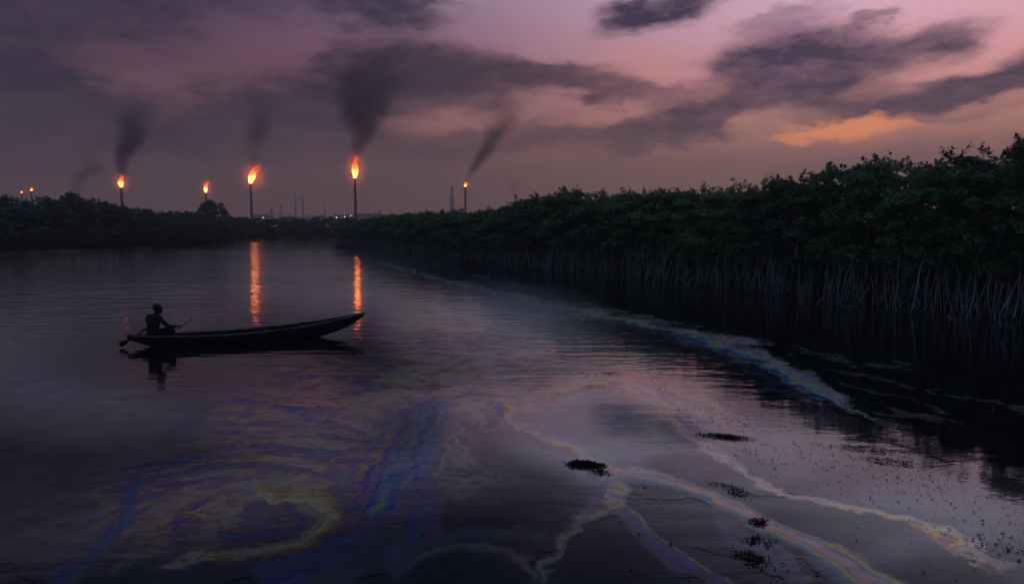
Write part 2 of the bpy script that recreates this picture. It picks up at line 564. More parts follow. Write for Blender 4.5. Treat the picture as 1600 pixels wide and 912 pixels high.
def bank(name, shore, inland, label):
    """mud bank: a low uneven slope out of the water, then flat land going inland"""
    pts = resample(shore, 2.5)
    mb = MB()
    rows = [(-1.6, -.5), (-.5, -.08), (1.0, .06), (2.4, .22), (6, .4), (30, .6), (200, .8)]
    for p, t in pts:
        for off, z in rows:
            q = p + inland(p, t) * (off + (random.uniform(-.25, .25) if off < 3 else 0))
            mb.v.append(Vector((q.x, q.y, z + (random.uniform(-.05, .05) if -.4 < z < .5 else 0))))
    k = len(rows)
    for i in range(len(pts) - 1):
        for j in range(k - 1):
            mb.f.append((i * k + j, (i + 1) * k + j, (i + 1) * k + j + 1, i * k + j + 1))
    o = mb.obj(name, M_MUD)
    tag(o, label, 'riverbank', kind='structure')
    return o


bank('mangrove_bank', R_SHORE, lambda p, t: Vector((.86, .5, 0)), 'dark mud bank under the tall mangroves with pale roots')
bank('thicket_bank', L_SHORE, lambda p, t: Vector((-.95, .3, 0)), 'dark mud bank under the low thicket beyond the canoe')
bank('far_bank', F_SHORE, lambda p, t: Vector((0, 1, 0)), 'hazy mud bank at the river bend')
me = bpy.data.meshes.new('ground')
me.from_pydata([(-B, 158, .42), (B, 158, .42), (B, B, .42), (-B, B, .42)], [], [(0, 1, 2, 3)])
tag(link('ground', me, None, M_MUD), 'flat dark land beyond the river', 'ground', kind='structure')

# ------------------------------------------------------------------ oil film on the water
def film():
    nr, nc = 350, 780
    invd = np.linspace(1 / 4.6, 1 / 80.0, nr)
    Y = (1 / invd)[:, None] * np.ones((1, nc))
    T = np.linspace(-.86, .86, nc)[None, :] * np.ones((nr, 1))
    X = Y * T
    # where each point lies in the view from the bank (used only to lay the streaks on the river)
    depth = Y * CP + H * SP
    PX = 800 + FPX * X / depth
    PY = 456 - FPX * (Y * SP - H * CP) / depth
    amp = 12 + 0 * PX
    wx = fbm(X * .9, Y * .9, 4) ; wy = fbm(X * .9 + 40, Y * .9 + 13, 4)
    wx2 = fbm(X * 4.5 + 5, Y * 4.5, 4, .6) ; wy2 = fbm(X * 4.5 + 70, Y * 4.5 + 3, 4, .6)
    WX, WX2 = wx, wx2
    sc = np.clip((PY - 350) / 250, .15, 2.2)
    QX = PX + (wx * 46 + wx2 * 20) * sc
    QY = PY + (wy * 22 + wy2 * 11) * sc
    A = np.zeros_like(X); PH = np.zeros_like(X); W = np.zeros_like(X) + 1e-4
    calm = np.zeros_like(X); GR = np.zeros_like(X); BO = np.zeros_like(X)

    def put(a, ph, k=1.0, grain=.12, body=.05):
        nonlocal A, PH, W, GR, BO
        wgt = (a * k) ** 2.5
        GR = GR + wgt * grain
        BO = BO + wgt * body
        PH = PH + wgt * ph
        W = W + wgt
        A = np.maximum(A, np.clip(a, 0, 1))

    def curve(pts, ph0, slope, a=1.0, streak=0.0, warp=1.0, edge=.45, k=1.0, grain=.12, body=.05, tail=30, rag=1.0):
        """pts: (x, y, halfwidth) along the streak; ph0 film phase in the middle, slope its change across"""
        c = np.array(pts, float)
        # Catmull-Rom
        e = np.vstack([2 * c[0] - c[1], c, 2 * c[-1] - c[-2]])
        sm = []
        for i in range(1, len(e) - 2):
            for u in np.linspace(0, 1, 7)[:-1]:
                p0, p1, p2, p3 = e[i - 1:i + 3]
                sm.append(.5 * ((2 * p1) + (p2 - p0) * u + (2 * p0 - 5 * p1 + 4 * p2 - p3) * u * u + (3 * p1 - p0 - 3 * p2 + p3) * u ** 3))
        sm.append(c[-1])
        sm = np.array(sm)
        wmax = sm[:, 2].max() + 60
        sel = (QX > sm[:, 0].min() - wmax) & (QX < sm[:, 0].max() + wmax) & (QY > sm[:, 1].min() - wmax) & (QY < sm[:, 1].max() + wmax)
        wx, wx2 = WX[sel], WX2[sel]
        x = PX[sel] + (QX[sel] - PX[sel]) * warp
        y = PY[sel] + (QY[sel] - PY[sel]) * warp
        xs_, ys_ = X[sel], Y[sel]
        wmod = np.clip(1 + 1.9 * rag * fbm(xs_ * 1.9 + ph0 * 31, ys_ * 1.4 + 5, 4, .6), .35, 1.7)
        best = np.full(x.shape, 1e9); bq = np.zeros_like(x); bs = np.zeros_like(x)
        s0 = 0.0
        for p, q in zip(sm, sm[1:]):
            d = q[:2] - p[:2]
            L = math.hypot(*d) + 1e-6
            u = np.clip(((x - p[0]) * d[0] + (y - p[1]) * d[1]) / L ** 2, 0, 1)
            ex, ey = x - p[0] - d[0] * u, y - p[1] - d[1] * u
            wd = np.maximum(p[2] + (q[2] - p[2]) * u, .5)
            r = np.hypot(ex, ey) / (wd * wmod)
            better = r < best
            sg = np.sign(d[0] * ey - d[1] * ex)
            best = np.where(better, r, best); bq = np.where(better, r * sg, bq); bs = np.where(better, s0 + L * u, bs)
            s0 += L
        end = sst(bs, 0, 30) * sst(s0 - bs, 0, tail)
        al = (1 - sst(best, edge, 1.0)) * a * end
        ph = ph0 + slope * bq
        ph = ph + .45 * rag * fbm(xs_ * 5.5 + 3, ys_ * 4.5, 4, .7)
        al = al * np.clip(.85 + .10 * (1 - rag) + 1.5 * rag * fbm(xs_ * 3.1 + 8, ys_ * 2.4 + 2, 5, .65), .30, 1.1)
        if streak:
            ph = ph + streak * 1.3 * fbm(bs / 190 + 3 + wx * 1.0, bq * 7.0 + 11 + wx2 * .8, 5, .68)
            al = al * np.clip(.72 + 2.0 * fbm(bs / 210 + 31 + wx, bq * 9 + 7 + wx2 * .6, 4, .65), 0, 1.15)
        fa = np.zeros_like(X); fp = np.zeros_like(X)
        fa[sel] = al; fp[sel] = ph
        put(fa, fp, k, grain, body)

    # mottled thin film between the canoe and the lower edge, wound up round an eddy
    cx, cy = on_z(440, 790)[:2]
    rx, ry = X - cx, Y - cy
    rr = np.hypot(rx, ry * 1.0)
    ang = 2.2 * np.exp(-(rr / 1.5) ** 2) + 1.5 * np.exp(-(rr / 3.5) ** 2)
    tx, ty = cx + rx * np.cos(ang) - ry * np.sin(ang), cy + rx * np.sin(ang) + ry * np.cos(ang)
    mott = fbm(tx * 1.7 + ty * .6, ty * 1.9 - tx * .5, 6, .7)
    mott2 = fbm(tx * 3.2 + 9, ty * 3.4 + 4 - tx, 5, .74)

    def zone(x, y, rx_, ry_, s=1.0):
        d = np.hypot((QX - x) / rx_, (QY - y) / ry_)
        return (1 - sst(d, .35, 1.1)) * s

    z = np.maximum.reduce([zone(470, 680, 240, 120, .85), zone(600, 600, 240, 85, .85), zone(300, 780, 230, 130, .80),
                           zone(120, 800, 190, 120, .34), zone(700, 555, 190, 62, .65), zone(480, 830, 180, 90, .6)])
    put(z * np.clip(.75 + 1.6 * mott2, 0.1, 1.1), .30 + 1.2 * mott + .8 * mott2, .55, .55)
    # fibrous blue fan beside the eddy
    curve([(705, 610, 30), (655, 670, 62), (612, 740, 84), (575, 810, 92), (500, 870, 80), (380, 925, 70)], .50, .06, .95, .80, 1.0, .3, 1.1, .12, .05, 30, .45)
    curve([(620, 690, 30), (650, 760, 55), (665, 830, 45), (620, 900, 40)], .50, .10, .85, .55, 1.0, .3, 1.0, .12, .05, 30, .45)
    # eddy: ochre crescent with a blue inner edge, blue tail beside it
    curve([(395, 752, 10), (440, 778, 20), (500, 775, 26), (522, 800, 28), (490, 838, 26), (420, 858, 20), (330, 868, 12), (250, 880, 6)], .15, -.15, 1.0, .12, .9, .35, 1.7, .08, .16, 30, .6)
    curve([(395, 775, 6), (432, 792, 10), (470, 796, 10), (462, 816, 14), (410, 828, 12), (330, 832, 8)], .46, -.10, .95, .1, .8, .4, 1.3, .12, .05, 30, .4)
    curve([(232, 728, 8), (212, 770, 18), (188, 815, 24), (140, 868, 28), (70, 925, 34)], .50, -.10, .95, .12, .8, .35, 1.3, .12, .05, 30, .4)
    curve([(290, 760, 14), (262, 800, 30), (230, 850, 30), (180, 900, 30)], .02, .1, .5, .3, 1.0, .3, .8)
    curve([(560, 700, 6), (520, 720, 14), (480, 748, 12), (420, 745, 8)], .20, .25, .7, .2, 1.0, .4, .9)
    # web of pale and yellow veins in the middle
    curve([(690, 540, 16), (760, 582, 26), (786, 628, 23), (812, 668, 16), (860, 690, 14), (905, 708, 15), (940, 738, 21)], .10, .42, .95, .55, 1.0, .5, 1.3, .2, .12)
    curve([(800, 655, 9), (838, 620, 16), (880, 600, 21), (930, 590, 23), (985, 600, 22), (1045, 638, 19), (1100, 690, 13), (1160, 730, 10), (1240, 766, 8), (1400, 815, 8), (1620, 892, 8)],
          .02, .36, .95, .45, 1.0, .5, 1.3, .2, .16)
    curve([(905, 600, 10), (895, 580, 12), (940, 566, 9), (1020, 556, 6)], .08, .2, .7, .4, .9, .4)
    curve([(985, 575, 8), (1020, 598, 13), (1060, 640, 14), (1100, 678, 8)], .96, .1, .75, .35, .9, .4)
    curve([(640, 520, 10), (700, 535, 18), (780, 528, 10), (860, 545, 5)], .95, .2, .55, .4, 1.0, .3)
    curve([(680, 625, 6), (705, 665, 10), (735, 705, 9), (760, 745, 5)], .0, .12, .6, .4, 1.0, .3)
    curve([(560, 680, 10), (640, 640, 16), (720, 600, 16), (770, 590, 8)], .12, .3, .6, .5, 1.0, .3)
    # broad rainbow ribbon running to the lower right corner
    curve([(900, 706, 8), (945, 735, 15), (1010, 742, 13), (1075, 758, 11), (1130, 785, 13), (1190, 818, 18), (1250, 848, 26), (1320, 884, 36), (1420, 940, 46)], -.17, -.45, 1.0, .10, .6, .5, 1.6, .06, .10, 30, .32)
    curve([(1110, 800, 10), (1160, 838, 22), (1210, 880, 26), (1270, 925, 26)], .42, .2, .5, .4, 1.0, .3, .9)
    # veins below the ribbon's root
    curve([(938, 730, 22), (945, 772, 22), (915, 802, 15), (890, 835, 12), (872, 868, 10), (880, 925, 8)], .14, .44, .95, .4, 1.0, .5, 1.2, .15)
    curve([(935, 775, 10), (975, 800, 13), (1015, 838, 13), (1070, 880, 13), (1150, 935, 14)], .44, .0, .8, .2, .7, .35)
    curve([(935, 768, 6), (985, 795, 5), (1030, 836, 4), (1085, 878, 4), (1165, 932, 5)], .17, .0, .9, .1, .7, .35, 1.4)
    curve([(905, 725, 8), (940, 755, 12), (905, 800, 14)], .55, .0, .7, .2, .9, .3)
    curve([(640, 905, 8), (690, 868, 9), (760, 858, 8), (830, 872, 9), (872, 912, 9)], .20, .35, .75, .3, .9, .4)
    curve([(600, 870, 14), (680, 850, 14), (770, 838, 12), (860, 850, 12)], .48, .1, .5, .4, 1.0, .3)
    # ribbon lying across the reflection of the mangroves
    curve([(560, 402, 2), (640, 424, 5), (740, 450, 7), (830, 470, 10), (920, 490, 14), (1010, 508, 16), (1100, 530, 19), (1180, 556, 24), (1240, 590, 26), (1285, 618, 18), (1345, 648, 9), (1420, 684, 4)],
          -.24, -.44, 1.0, .40, 1.2, .12, 1.8, .25, .95, 150)
    for dy_, ph_ in ((14, .45), (-10, .2), (26, .58)):
        curve([(860, 478 + dy_, 3), (960, 498 + dy_, 6), (1060, 520 + dy_, 6), (1150, 548 + dy_, 9), (1220, 586 + dy_, 9), (1280, 628 + dy_, 6), (1360, 668 + dy_, 3)], ph_, .15, .6, .7, 1.6, .05, 1.0, .3, .22, 120)
    curve([(1290, 640, 6), (1400, 690, 6), (1500, 722, 8), (1620, 762, 8)], .0, .1, .5, .5, 1.0, .2)
    for pts in ([(1270, 572, 4), (1350, 590, 5), (1440, 600, 4), (1540, 625, 5), (1640, 655, 5)], [(1350, 640, 3), (1430, 652, 4), (1520, 668, 3)],
                [(1300, 600, 3), (1400, 622, 4), (1500, 650, 3)], [(600, 388, 2), (700, 418, 4), (800, 446, 5), (900, 470, 3)],
                [(1230, 545, 3), (1330, 560, 4), (1430, 572, 3)]):
        curve(pts, .0, .15, .45, .8, 1.4, .1, 1.0, .2, .4)  # thin pale strokes painted in for ripples catching the sky
    # pale tone painted in to brighten mid stream; speckled scum where the trees mirror
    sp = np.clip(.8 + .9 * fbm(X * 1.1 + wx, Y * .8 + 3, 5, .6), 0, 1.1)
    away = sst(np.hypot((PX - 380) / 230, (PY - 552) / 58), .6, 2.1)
    bright_zones = np.maximum.reduce([zone(720, 520, 260, 90, .85), zone(640, 560, 380, 130, .55), zone(480, 440, 240, 70, .40), zone(930, 590, 170, 60, .40), zone(760, 500, 170, 56, 1.0), zone(430, 405, 200, 40, .45), zone(950, 660, 190, 100, .60),
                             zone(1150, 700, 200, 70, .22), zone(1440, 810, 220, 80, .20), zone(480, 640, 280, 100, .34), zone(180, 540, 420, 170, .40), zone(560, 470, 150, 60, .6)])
    BRIGHT_PAINT = np.clip(bright_zones * (.55 + .45 * sp) * away, 0, 1)
    put(bright_zones * sp * away * .6, .02 + .25 * mott, .34, .10, .05)
    grit = sst(fbm(X * 9, Y * 7, 3, .7), .02, .22)
    put(zone(900, 540, 330, 60, .34) * (.35 + .65 * grit), .02, .3, .1, .22)
    # fine filaments torn out of the web
    rid = 1 - np.abs(fbm(X * .8 + wx * 1.6 + 21, Y * .55 + wy * 1.6 + 4, 5, .55)) * 9
    rid2 = 1 - np.abs(fbm(X * 1.5 + wx * 2.2 + 51, Y * .9 + wy * 2.2 + 14, 5, .6)) * 9
    zf = np.maximum.reduce([zone(760, 600, 330, 110, 1.0), zone(560, 720, 260, 150, .8), zone(1000, 620, 220, 110, .7), zone(250, 800, 220, 120, .6)])
    put(np.clip(np.maximum(rid, rid2 * .8), 0, 1) ** 1.6 * zf * .75, .04 + .5 * mott, .75, .2)
    # smooth thick pools that lie dead flat
    calm = np.maximum.reduce([zone(950, 668, 150, 58), zone(1080, 735, 170, 40), zone(1280, 830, 200, 50), zone(1480, 890, 160, 50), zone(830, 590, 55, 34, .8),
                              zone(770, 770, 150, 100, .9), zone(760, 910, 120, 46, 1.2), zone(980, 880, 110, 70, 1.0)])
    calm = np.clip(calm, 0, 1) * (1 - .8 * A)
    A = np.clip(A * 1.12, 0, 1)
    PHI = PH / W
    keep = A + calm + BRIGHT_PAINT > .01
    V = np.stack([X, Y, np.full_like(X, .004)], -1).reshape(-1, 3)
    idx = np.arange(nr * nc).reshape(nr, nc)
    F = np.stack([idx[:-1, :-1], idx[:-1, 1:], idx[1:, 1:], idx[1:, :-1]], -1).reshape(-1, 4)
    kf = keep.reshape(-1)[F].any(1)
    F = F[kf]
    used = np.zeros(nr * nc, bool); used[F.ravel()] = True
    remap = np.cumsum(used) - 1
    me = np_mesh('oil_film', V[used], remap[F])
    for nm, arr in (('film_amount', A), ('film_phase', PHI), ('film_calm', calm), ('film_grain', GR / W), ('film_body', BO / W), ('film_bright_paint', BRIGHT_PAINT * (1 - .45 * calm))):
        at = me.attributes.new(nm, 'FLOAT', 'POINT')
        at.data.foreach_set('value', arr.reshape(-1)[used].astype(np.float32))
    return me


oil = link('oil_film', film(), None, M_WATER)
tag(oil, 'rainbow coloured oil film swirling on the river surface', 'oil slick', kind='stuff')

# ------------------------------------------------------------------ mangrove trees
def leaves(points, axes, n_per, size, rng, droop=.25):
    """rosettes of leaves round each point"""
    npt = len(points)
    P_ = np.repeat(points, n_per, 0)
    Ax = np.repeat(axes, n_per, 0)
    N = len(P_)
    ref = np.where(np.abs(Ax[:, 2:3]) > .9, [[1, 0, 0]], [[0, 0, 1]])
    u = np.cross(Ax, ref); u /= np.linalg.norm(u, axis=1, keepdims=True) + 1e-9
    v = np.cross(Ax, u)
    phi = rng.random(N) * 6.283
    tilt = rng.uniform(.5, 1.45, N)
    rad = u * np.cos(phi)[:, None] + v * np.sin(phi)[:, None]
    D = Ax * np.cos(tilt)[:, None] + rad * np.sin(tilt)[:, None]
    D[:, 2] -= droop * rng.random(N)
    D /= np.linalg.norm(D, axis=1, keepdims=True)
    S = np.cross(D, Ax); S /= np.linalg.norm(S, axis=1, keepdims=True) + 1e-9
    Nn = np.cross(S, D)
    L = (size * rng.uniform(.7, 1.25, N))[:, None]
    Wd = L * rng.uniform(.20, .27, N)[:, None]
    P_ = P_ + Ax * (rng.random(N)[:, None] - .5) * size * .7
    a = P_ + D * L * .06
    b = P_ + D * L * .50 + S * Wd + Nn * L * .05
    c = P_ + D * L - Nn * L * .04
    d = P_ + D * L * .50 - S * Wd + Nn * L * .05
    V = np.stack([a, b, c, d], 1).reshape(-1, 3)
    i = np.arange(N)[:, None] * 4
    F = np.concatenate([i + np.array([[0, 1, 2]]), i + np.array([[0, 2, 3]])], 0)
    return V, F


def make_crown(seed, rx=1.5, z0=1.15, z1=6.0, n_lump=32, ros=62, leaf=.15, sprigs=11):
    rng = np.random.default_rng(seed)
    pts, axs = [], []
    zc, hz = (z0 + z1) / 2, (z1 - z0) / 2
    tips = []
    for k in range(n_lump):
        a = k * 2.399 + rng.uniform(-.3, .3)
        h = rng.uniform(-.92, .95)
        rr = math.sqrt(max(0, 1 - abs(h) ** 2.6)) * rng.uniform(.55, 1.0)
        c = np.array([rx * rr * math.cos(a), rx * rr * math.sin(a), zc + hz * h * .86])
        r = rng.uniform(.38, .68)
        tips.append(c)
        d = rng.normal(size=(ros, 3)); d /= np.linalg.norm(d, axis=1, keepdims=True)
        d[:, 2] = np.abs(d[:, 2]) * .9 - .25
        q = c + d * r * (rng.random((ros, 1)) ** .35) * np.array([1.0, 1.0, .78])
        ax = d + np.array([0, 0, .55]) + (c - np.array([0, 0, zc])) * .25 + rng.normal(size=(ros, 3)) * .25
        ax /= np.linalg.norm(ax, axis=1, keepdims=True)
        pts.append(q); axs.append(ax)
    # sprigs standing up out of the top
    for k in range(sprigs):
        a = rng.uniform(0, 6.283); r = rx * rng.uniform(.05, .9)
        zb = z1 - (r / rx) ** 2 * hz * .55 - .25
        lean = np.array([math.cos(a) * .35, math.sin(a) * .35, 1.0]) + rng.normal(size=3) * .18
        lean /= np.linalg.norm(lean)
        ln = rng.uniform(.14, .50)
        n = int(4 + ln * 9)
        s = np.linspace(0, 1, n)[:, None]
        q = np.array([r * math.cos(a), r * math.sin(a), zb]) + lean * ln * s + rng.normal(size=(n, 3)) * .05
        pts.append(q); axs.append(np.repeat(lean[None], n, 0))
    V, F = leaves(np.concatenate(pts), np.concatenate(axs), 7, leaf, rng)
    return V, F, tips


def make_root(rng, r0, ang, spread, h):
    """a stilt root: arches out of the stem and drops, leaning, wavering and forking, into the water"""
    pts, rad = [], []
    n = 10
    ca, sa = math.cos(ang), math.sin(ang)
    drift = rng.uniform(-.95, .95) * rng.random()
    w1, w2, a1, p1 = rng.uniform(.02, .13), rng.uniform(.02, .11), rng.uniform(3, 9), rng.uniform(0, 6)
    thick = rng.uniform(.75, 1.5) * (1.5 if rng.random() < .12 else 1.0)
    e = rng.uniform(1.6, 4.0)
    for i in range(n):
        t = i / (n - 1)
        out = r0 + spread * (1 - (1 - t) ** e)
        dr = drift * t ** 1.4
        p = Vector((ca * out - sa * dr, sa * out + ca * dr, h * (1 - t) - .25 * t))
        p.x += w1 * math.sin(a1 * t + p1) * t
        p.y += w2 * math.sin(a1 * t * 1.3 + p1 + 1) * t
        pts.append(p)
        rad.append((.0075 + .005 * math.sin(5 * t + a1) ** 2 + .002 * t) * thick)
    mb = MB().tube(pts, rad, 5, False)
    for _ in range(rng.choice((0, 1, 1, 2))):
        k = rng.randint(2, 7)
        q = pts[k]
        s = rng.choice((-1, 1)) * rng.uniform(.5, 2.2)
        zb = -.25
        tp = [q] + [Vector((q.x + .16 * s * u ** .6, q.y - .06 * s * u, q.z + (zb - q.z) * u ** 1.25)) for u in (.25, .5, .75, 1)]
        mb.tube(tp, [.009, .008, .008, .007, .007], 4, False)
    return mb


N_VAR = 7
VARIANTS = []
for s in range(N_VAR):
    V, F, tips = make_crown(100 + s)
    crown_me = np_mesh('crown', V, F)
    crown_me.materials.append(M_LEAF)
    rng = random.Random(300 + s)
    tb = MB()
    lean = Vector((rng.uniform(-.2, .2), rng.uniform(-.2, .2), 0))
    tb.tube([Vector((0, 0, 1.0)), Vector((0, 0, 1.6)) + lean * .2, Vector((0, 0, 2.8)) + lean, Vector((0, 0, 4.4)) + lean * 1.5], [.07, .085, .07, .03], 7)
    for c in tips[::2]:
        c = Vector(c)
        st = Vector((0, 0, min(max(c.z - 1.0, 1.5), 4.0))) + lean * .8
        tb.tube([st, st.lerp(c, .5) + Vector((0, 0, .12)), c], [.035, .024, .010], 5, False)
    trunk_me = tb.mesh('trunk'); trunk_me.materials.append(M_BARK)
    roots = []
    for k in range(28):
        a = k * 2.399 + rng.uniform(-.3, .3)
        rm = make_root(rng, .08 + .95 * math.sqrt(k / 28), a, rng.uniform(-.25, .75), rng.uniform(.7, 2.8)).mesh('prop_root')
        rm.materials.append(M_ROOT)
        roots.append(rm)
    allr = MB()
    for k in range(20):
        r = make_root(rng, .08 + .95 * math.sqrt(k / 20), k * 2.399 + rng.uniform(-.3, .3), rng.uniform(-.15, .5), rng.uniform(.8, 2.4))
        off = len(allr.v); allr.v += r.v; allr.f += [tuple(i + off for i in f) for f in r.f]
    roots_me = allr.mesh('stilt_roots'); roots_me.materials.append(M_ROOT)
    # one-mesh version for trees too small to show their parts
    V2, F2, _ = make_crown(500 + s, 1.75, .25, 6.0, 36, 40, .20, 18)
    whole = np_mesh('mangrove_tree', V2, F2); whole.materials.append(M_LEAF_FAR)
    VARIANTS.append((crown_me, trunk_me, roots, roots_me, whole))

TOP_PX = [(500, 348), (540, 346), (600, 336), (640, 331), (700, 328), (740, 325), (780, 318), (820, 304), (858, 291), (900, 297), (950, 297), (1020, 284), (1060, 291), (1100, 286), (1150, 281),
          (1200, 270), (1240, 262), (1275, 252), (1310, 236), (1350, 244), (1390, 246), (1420, 231), (1480, 215), (1510, 222), (1530, 216), (1555, 200), (1600, 197), (1700, 180), (1900, 150)]


def top_height(p):
    depth = p.y * CP + H * SP
    px = 800 + FPX * p.x / depth
    xs = [q[0] for q in TOP_PX]; ys = [q[1] for q in TOP_PX]
    py = float(np.interp(px, xs, ys))
    return at_y(px, py, p.y).z, px


def tree_full(p, hgt, rz, var, label, group, wide=1.0, joined=False):
    crown_me, trunk_me, roots, roots_me, whole = VARIANTS[var]
    t = empty('mangrove_tree', (p.x, p.y, 0), rz)
    t.scale = (wide, wide, hgt / 6.1)
    tag(t, label, 'tree', group)
    link('crown', crown_me, t)
    link('trunk', trunk_me, t)
    if joined:
        o = link('stilt_roots', roots_me, t)
        o['kind'] = 'stuff'
    else:
        for r in roots:
            link('prop_root', r, t)
    return t


def tree_small(p, hgt, rz, var, label, group, wide=1.0):
    o = link('mangrove_tree', VARIANTS[var][4])
    o.location = (p.x, p.y, -.15)
    o.rotation_euler = (0, 0, rz)
    o.scale = (wide, wide, hgt / 6.25)
    tag(o, label, 'tree', group)
    return o


IN = Vector((.80, .60, 0))
k = 0
specials = {'tall': False, 'hump': False, 'bush': False}
for p, t in resample(R_SHORE, 1.45):
    hgt, px = top_height(p)
    jit = Vector((random.uniform(-.25, .25), random.uniform(-.3, .3), 0))
    q = p + IN * .95 + jit
    hgt2 = hgt * random.uniform(.94, 1.04)
    dist = p.y
    if dist < 47:
        lab, grp = 'front row mangrove tree of the tall bank with pale stilt roots in black water', 'front row mangroves on the tall bank'
        if not specials['tall'] and 1540 < px < 1610:
            lab, grp, hgt2 = 'tallest mangrove tree, rising at the right edge of the picture above its neighbours', None, hgt * 1.0
            specials['tall'] = True
        elif not specials['hump'] and 1290 < px < 1330:
            lab, grp, hgt2 = 'mangrove tree with a rounded top just below the glowing orange cloud gap', None, hgt * 1.0
            specials['hump'] = True
        elif not specials['bush'] and 840 < px < 880:
            lab, grp, hgt2 = 'bushy mangrove tree making the first hump to the right of the smallest flare', None, hgt * 1.02
            specials['bush'] = True
        tree_full(q, hgt2, random.uniform(0, 6.28), k % N_VAR, lab, grp, random.uniform(.95, 1.15))
    else:
        tree_full(q, hgt2, random.uniform(0, 6.28), k % N_VAR, 'small dark mangrove tree on the far tapering stretch of the tall bank',
                  'mangroves on the far stretch of the tall bank', random.uniform(1.0, 1.25), True)
    k += 1
for p, t in resample(R_SHORE, 2.1):
    hgt, px = top_height(p)
    q = p + IN * random.uniform(2.6, 3.4)
    tree_full(q, hgt * random.uniform(.92, 1.02), random.uniform(0, 6.28), k % N_VAR, 'mangrove tree half hidden behind the front row of the tall bank',
              'mangroves behind the front row', random.uniform(1.0, 1.2), True)
    k += 1
for p, t in resample(R_SHORE, 2.0):
    hgt, px = top_height(p)
    q = p + IN * random.uniform(4.0, 5.2)
    tree_small(q, hgt * random.uniform(.8, .94), random.uniform(0, 6.28), k % N_VAR, 'shadowed mangrove tree deep inside the tall bank thicket',
               'mangroves deep in the tall bank', 1.1)
    k += 1

V2, F2, _ = make_crown(900, 1.35, .0, 2.5, 26, 40, .17, 6)
shrub_me = np_mesh('mangrove_shrub', V2, F2); shrub_me.materials.append(M_LEAF)
for p, t in resample(R_SHORE[:9], 1.7):
    q = p + IN * random.uniform(2.9, 3.7)
    o = link('mangrove_shrub', shrub_me)
    o.location = (q.x, q.y, -.1); o.rotation_euler = (0, 0, random.uniform(0, 6.28))
    o.scale = (1.1, 1.1, random.uniform(.85, 1.1))
    tag(o, 'low mangrove shrub filling the dark space behind the pale roots', 'shrub', 'shrubs under the tall bank trees')

# low bank beyond the canoe
LTOP = [(-420, 280), (-100, 288), (0, 297), (20, 300), (42, 310), (65, 300), (92, 308), (130, 301), (155, 301), (185, 310), (205, 313), (230, 325), (270, 329), (300, 330), (345, 332), (376, 338)]
k = 0
for row, (step, off) in enumerate(((2.4, .9), (2.8, 3.2), (3.6, 6.5))):
    for p, t in resample(L_SHORE, step):
        depth = p.y * CP + H * SP
        px = 800 + FPX * p.x / depth
        hgt = at_y(px, float(np.interp(px, [a for a, _ in LTOP], [b for _, b in LTOP])), p.y).z
        q = p + Vector((-.95, .3, 0)) * off + Vector((random.uniform(-.4, .4), random.uniform(-.4, .4), 0))
        lab = 'dark mangrove tree in the low thicket beyond the canoe' if row == 0 else 'dark mangrove crown behind the low thicket\'s water edge'
        tree_small(q, hgt * (random.uniform(.90, 1.10) if row else random.uniform(.78, 1.0)), random.uniform(0, 6.28), k % N_VAR, lab,
                   'trees at the edge of the low thicket' if row == 0 else 'trees inside the low thicket', random.uniform(1.15, 1.5))
        k += 1
# far shore at the bend
for row, off in enumerate((1.5, 5.0)):
    for p, t in resample(F_SHORE, 3.2):
        if p.x > 8:
            continue
        q = p + Vector((random.uniform(-.6, .6), off + random.uniform(-.6, .6), 0))
        tree_small(q, random.uniform(4.2, 4.75) + row * .2, random.uniform(0, 6.28), k % N_VAR,
                   'hazy blue mangrove tree on the far shore at the river bend' if row == 0 else 'hazy tree just behind the far shore at the bend',
                   'trees on the far shore' if row == 0 else 'trees behind the far shore', random.uniform(1.2, 1.6))
        k += 1

# the lone round tree at the end of the low bank
def round_tree():
    base = at_y(341, 379, 112.0)
    t = empty('broad_tree', (base.x - .8, 112.0, .1))
    tag(t, 'round crowned tree standing above the end of the low thicket', 'tree')
    rng = np.random.default_rng(77)
    pts, axs = [], []
    for i in range(34):
        d = rng.normal(size=3); d /= np.linalg.norm(d); d[2] = abs(d[2]) * 1.35 - .55
        c = d * np.array([2.45, 2.3, 1.7]) * rng.uniform(.66, 1.0) + np.array([0, 0, 5.15])
        n = 46
        e = rng.normal(size=(n, 3)); e /= np.linalg.norm(e, axis=1, keepdims=True)
        pts.append(c + e * rng.random((n, 1)) ** .4 * rng.uniform(.4, .7) * np.array([1, 1, .7]))
        axs.append(e * .6 + d * .6 + 1e-3)
    ax = np.concatenate(axs); ax /= np.linalg.norm(ax, axis=1, keepdims=True)
    V, F = leaves(np.concatenate(pts), ax, 6, .22, rng)
    me = np_mesh('crown', V, F); me.materials.append(M_LEAF_FAR)
    link('crown', me, t)
    tb = MB().tube([(0, 0, 0), (.05, 0, 1.6), (.1, 0, 3.0), (0, 0, 4.6)], [.22, .19, .15, .05], 8)
    for a in range(6):
        tb.tube([(.08, 0, 2.6 + a * .15), (.7 * math.cos(a * 1.05), .7 * math.sin(a * 1.05), 3.7), (1.5 * math.cos(a * 1.05), 1.5 * math.sin(a * 1.05), 4.9)], [.09, .06, .02], 6, False)
    tb.obj('trunk', M_BARK, t)


round_tree()

# ------------------------------------------------------------------ canoe
C0 = Vector((-9.37, 16.46, 0)); C1 = Vector((-4.02, 18.48, 0))
CM = (C0 + C1) / 2
CDIR = (C1 - C0).normalized()
CLEN = (C1 - C0).length
CROT = math.atan2(CDIR.y, CDIR.x)
CSIDE = Vector((-CDIR.y, CDIR.x, 0))


def canoe_local(px, py, off=0.0):
    """point of the upright plane along the keel (shifted sideways by off) that is seen at px, py"""
    o, d = Vector((0, 0, H)), ray(px, py)
    n = CSIDE
    t = (CM + n * off - o).dot(n) / d.dot(n)
    q = o + d * t - CM
    return Vector((q.dot(CDIR), off, q.z))


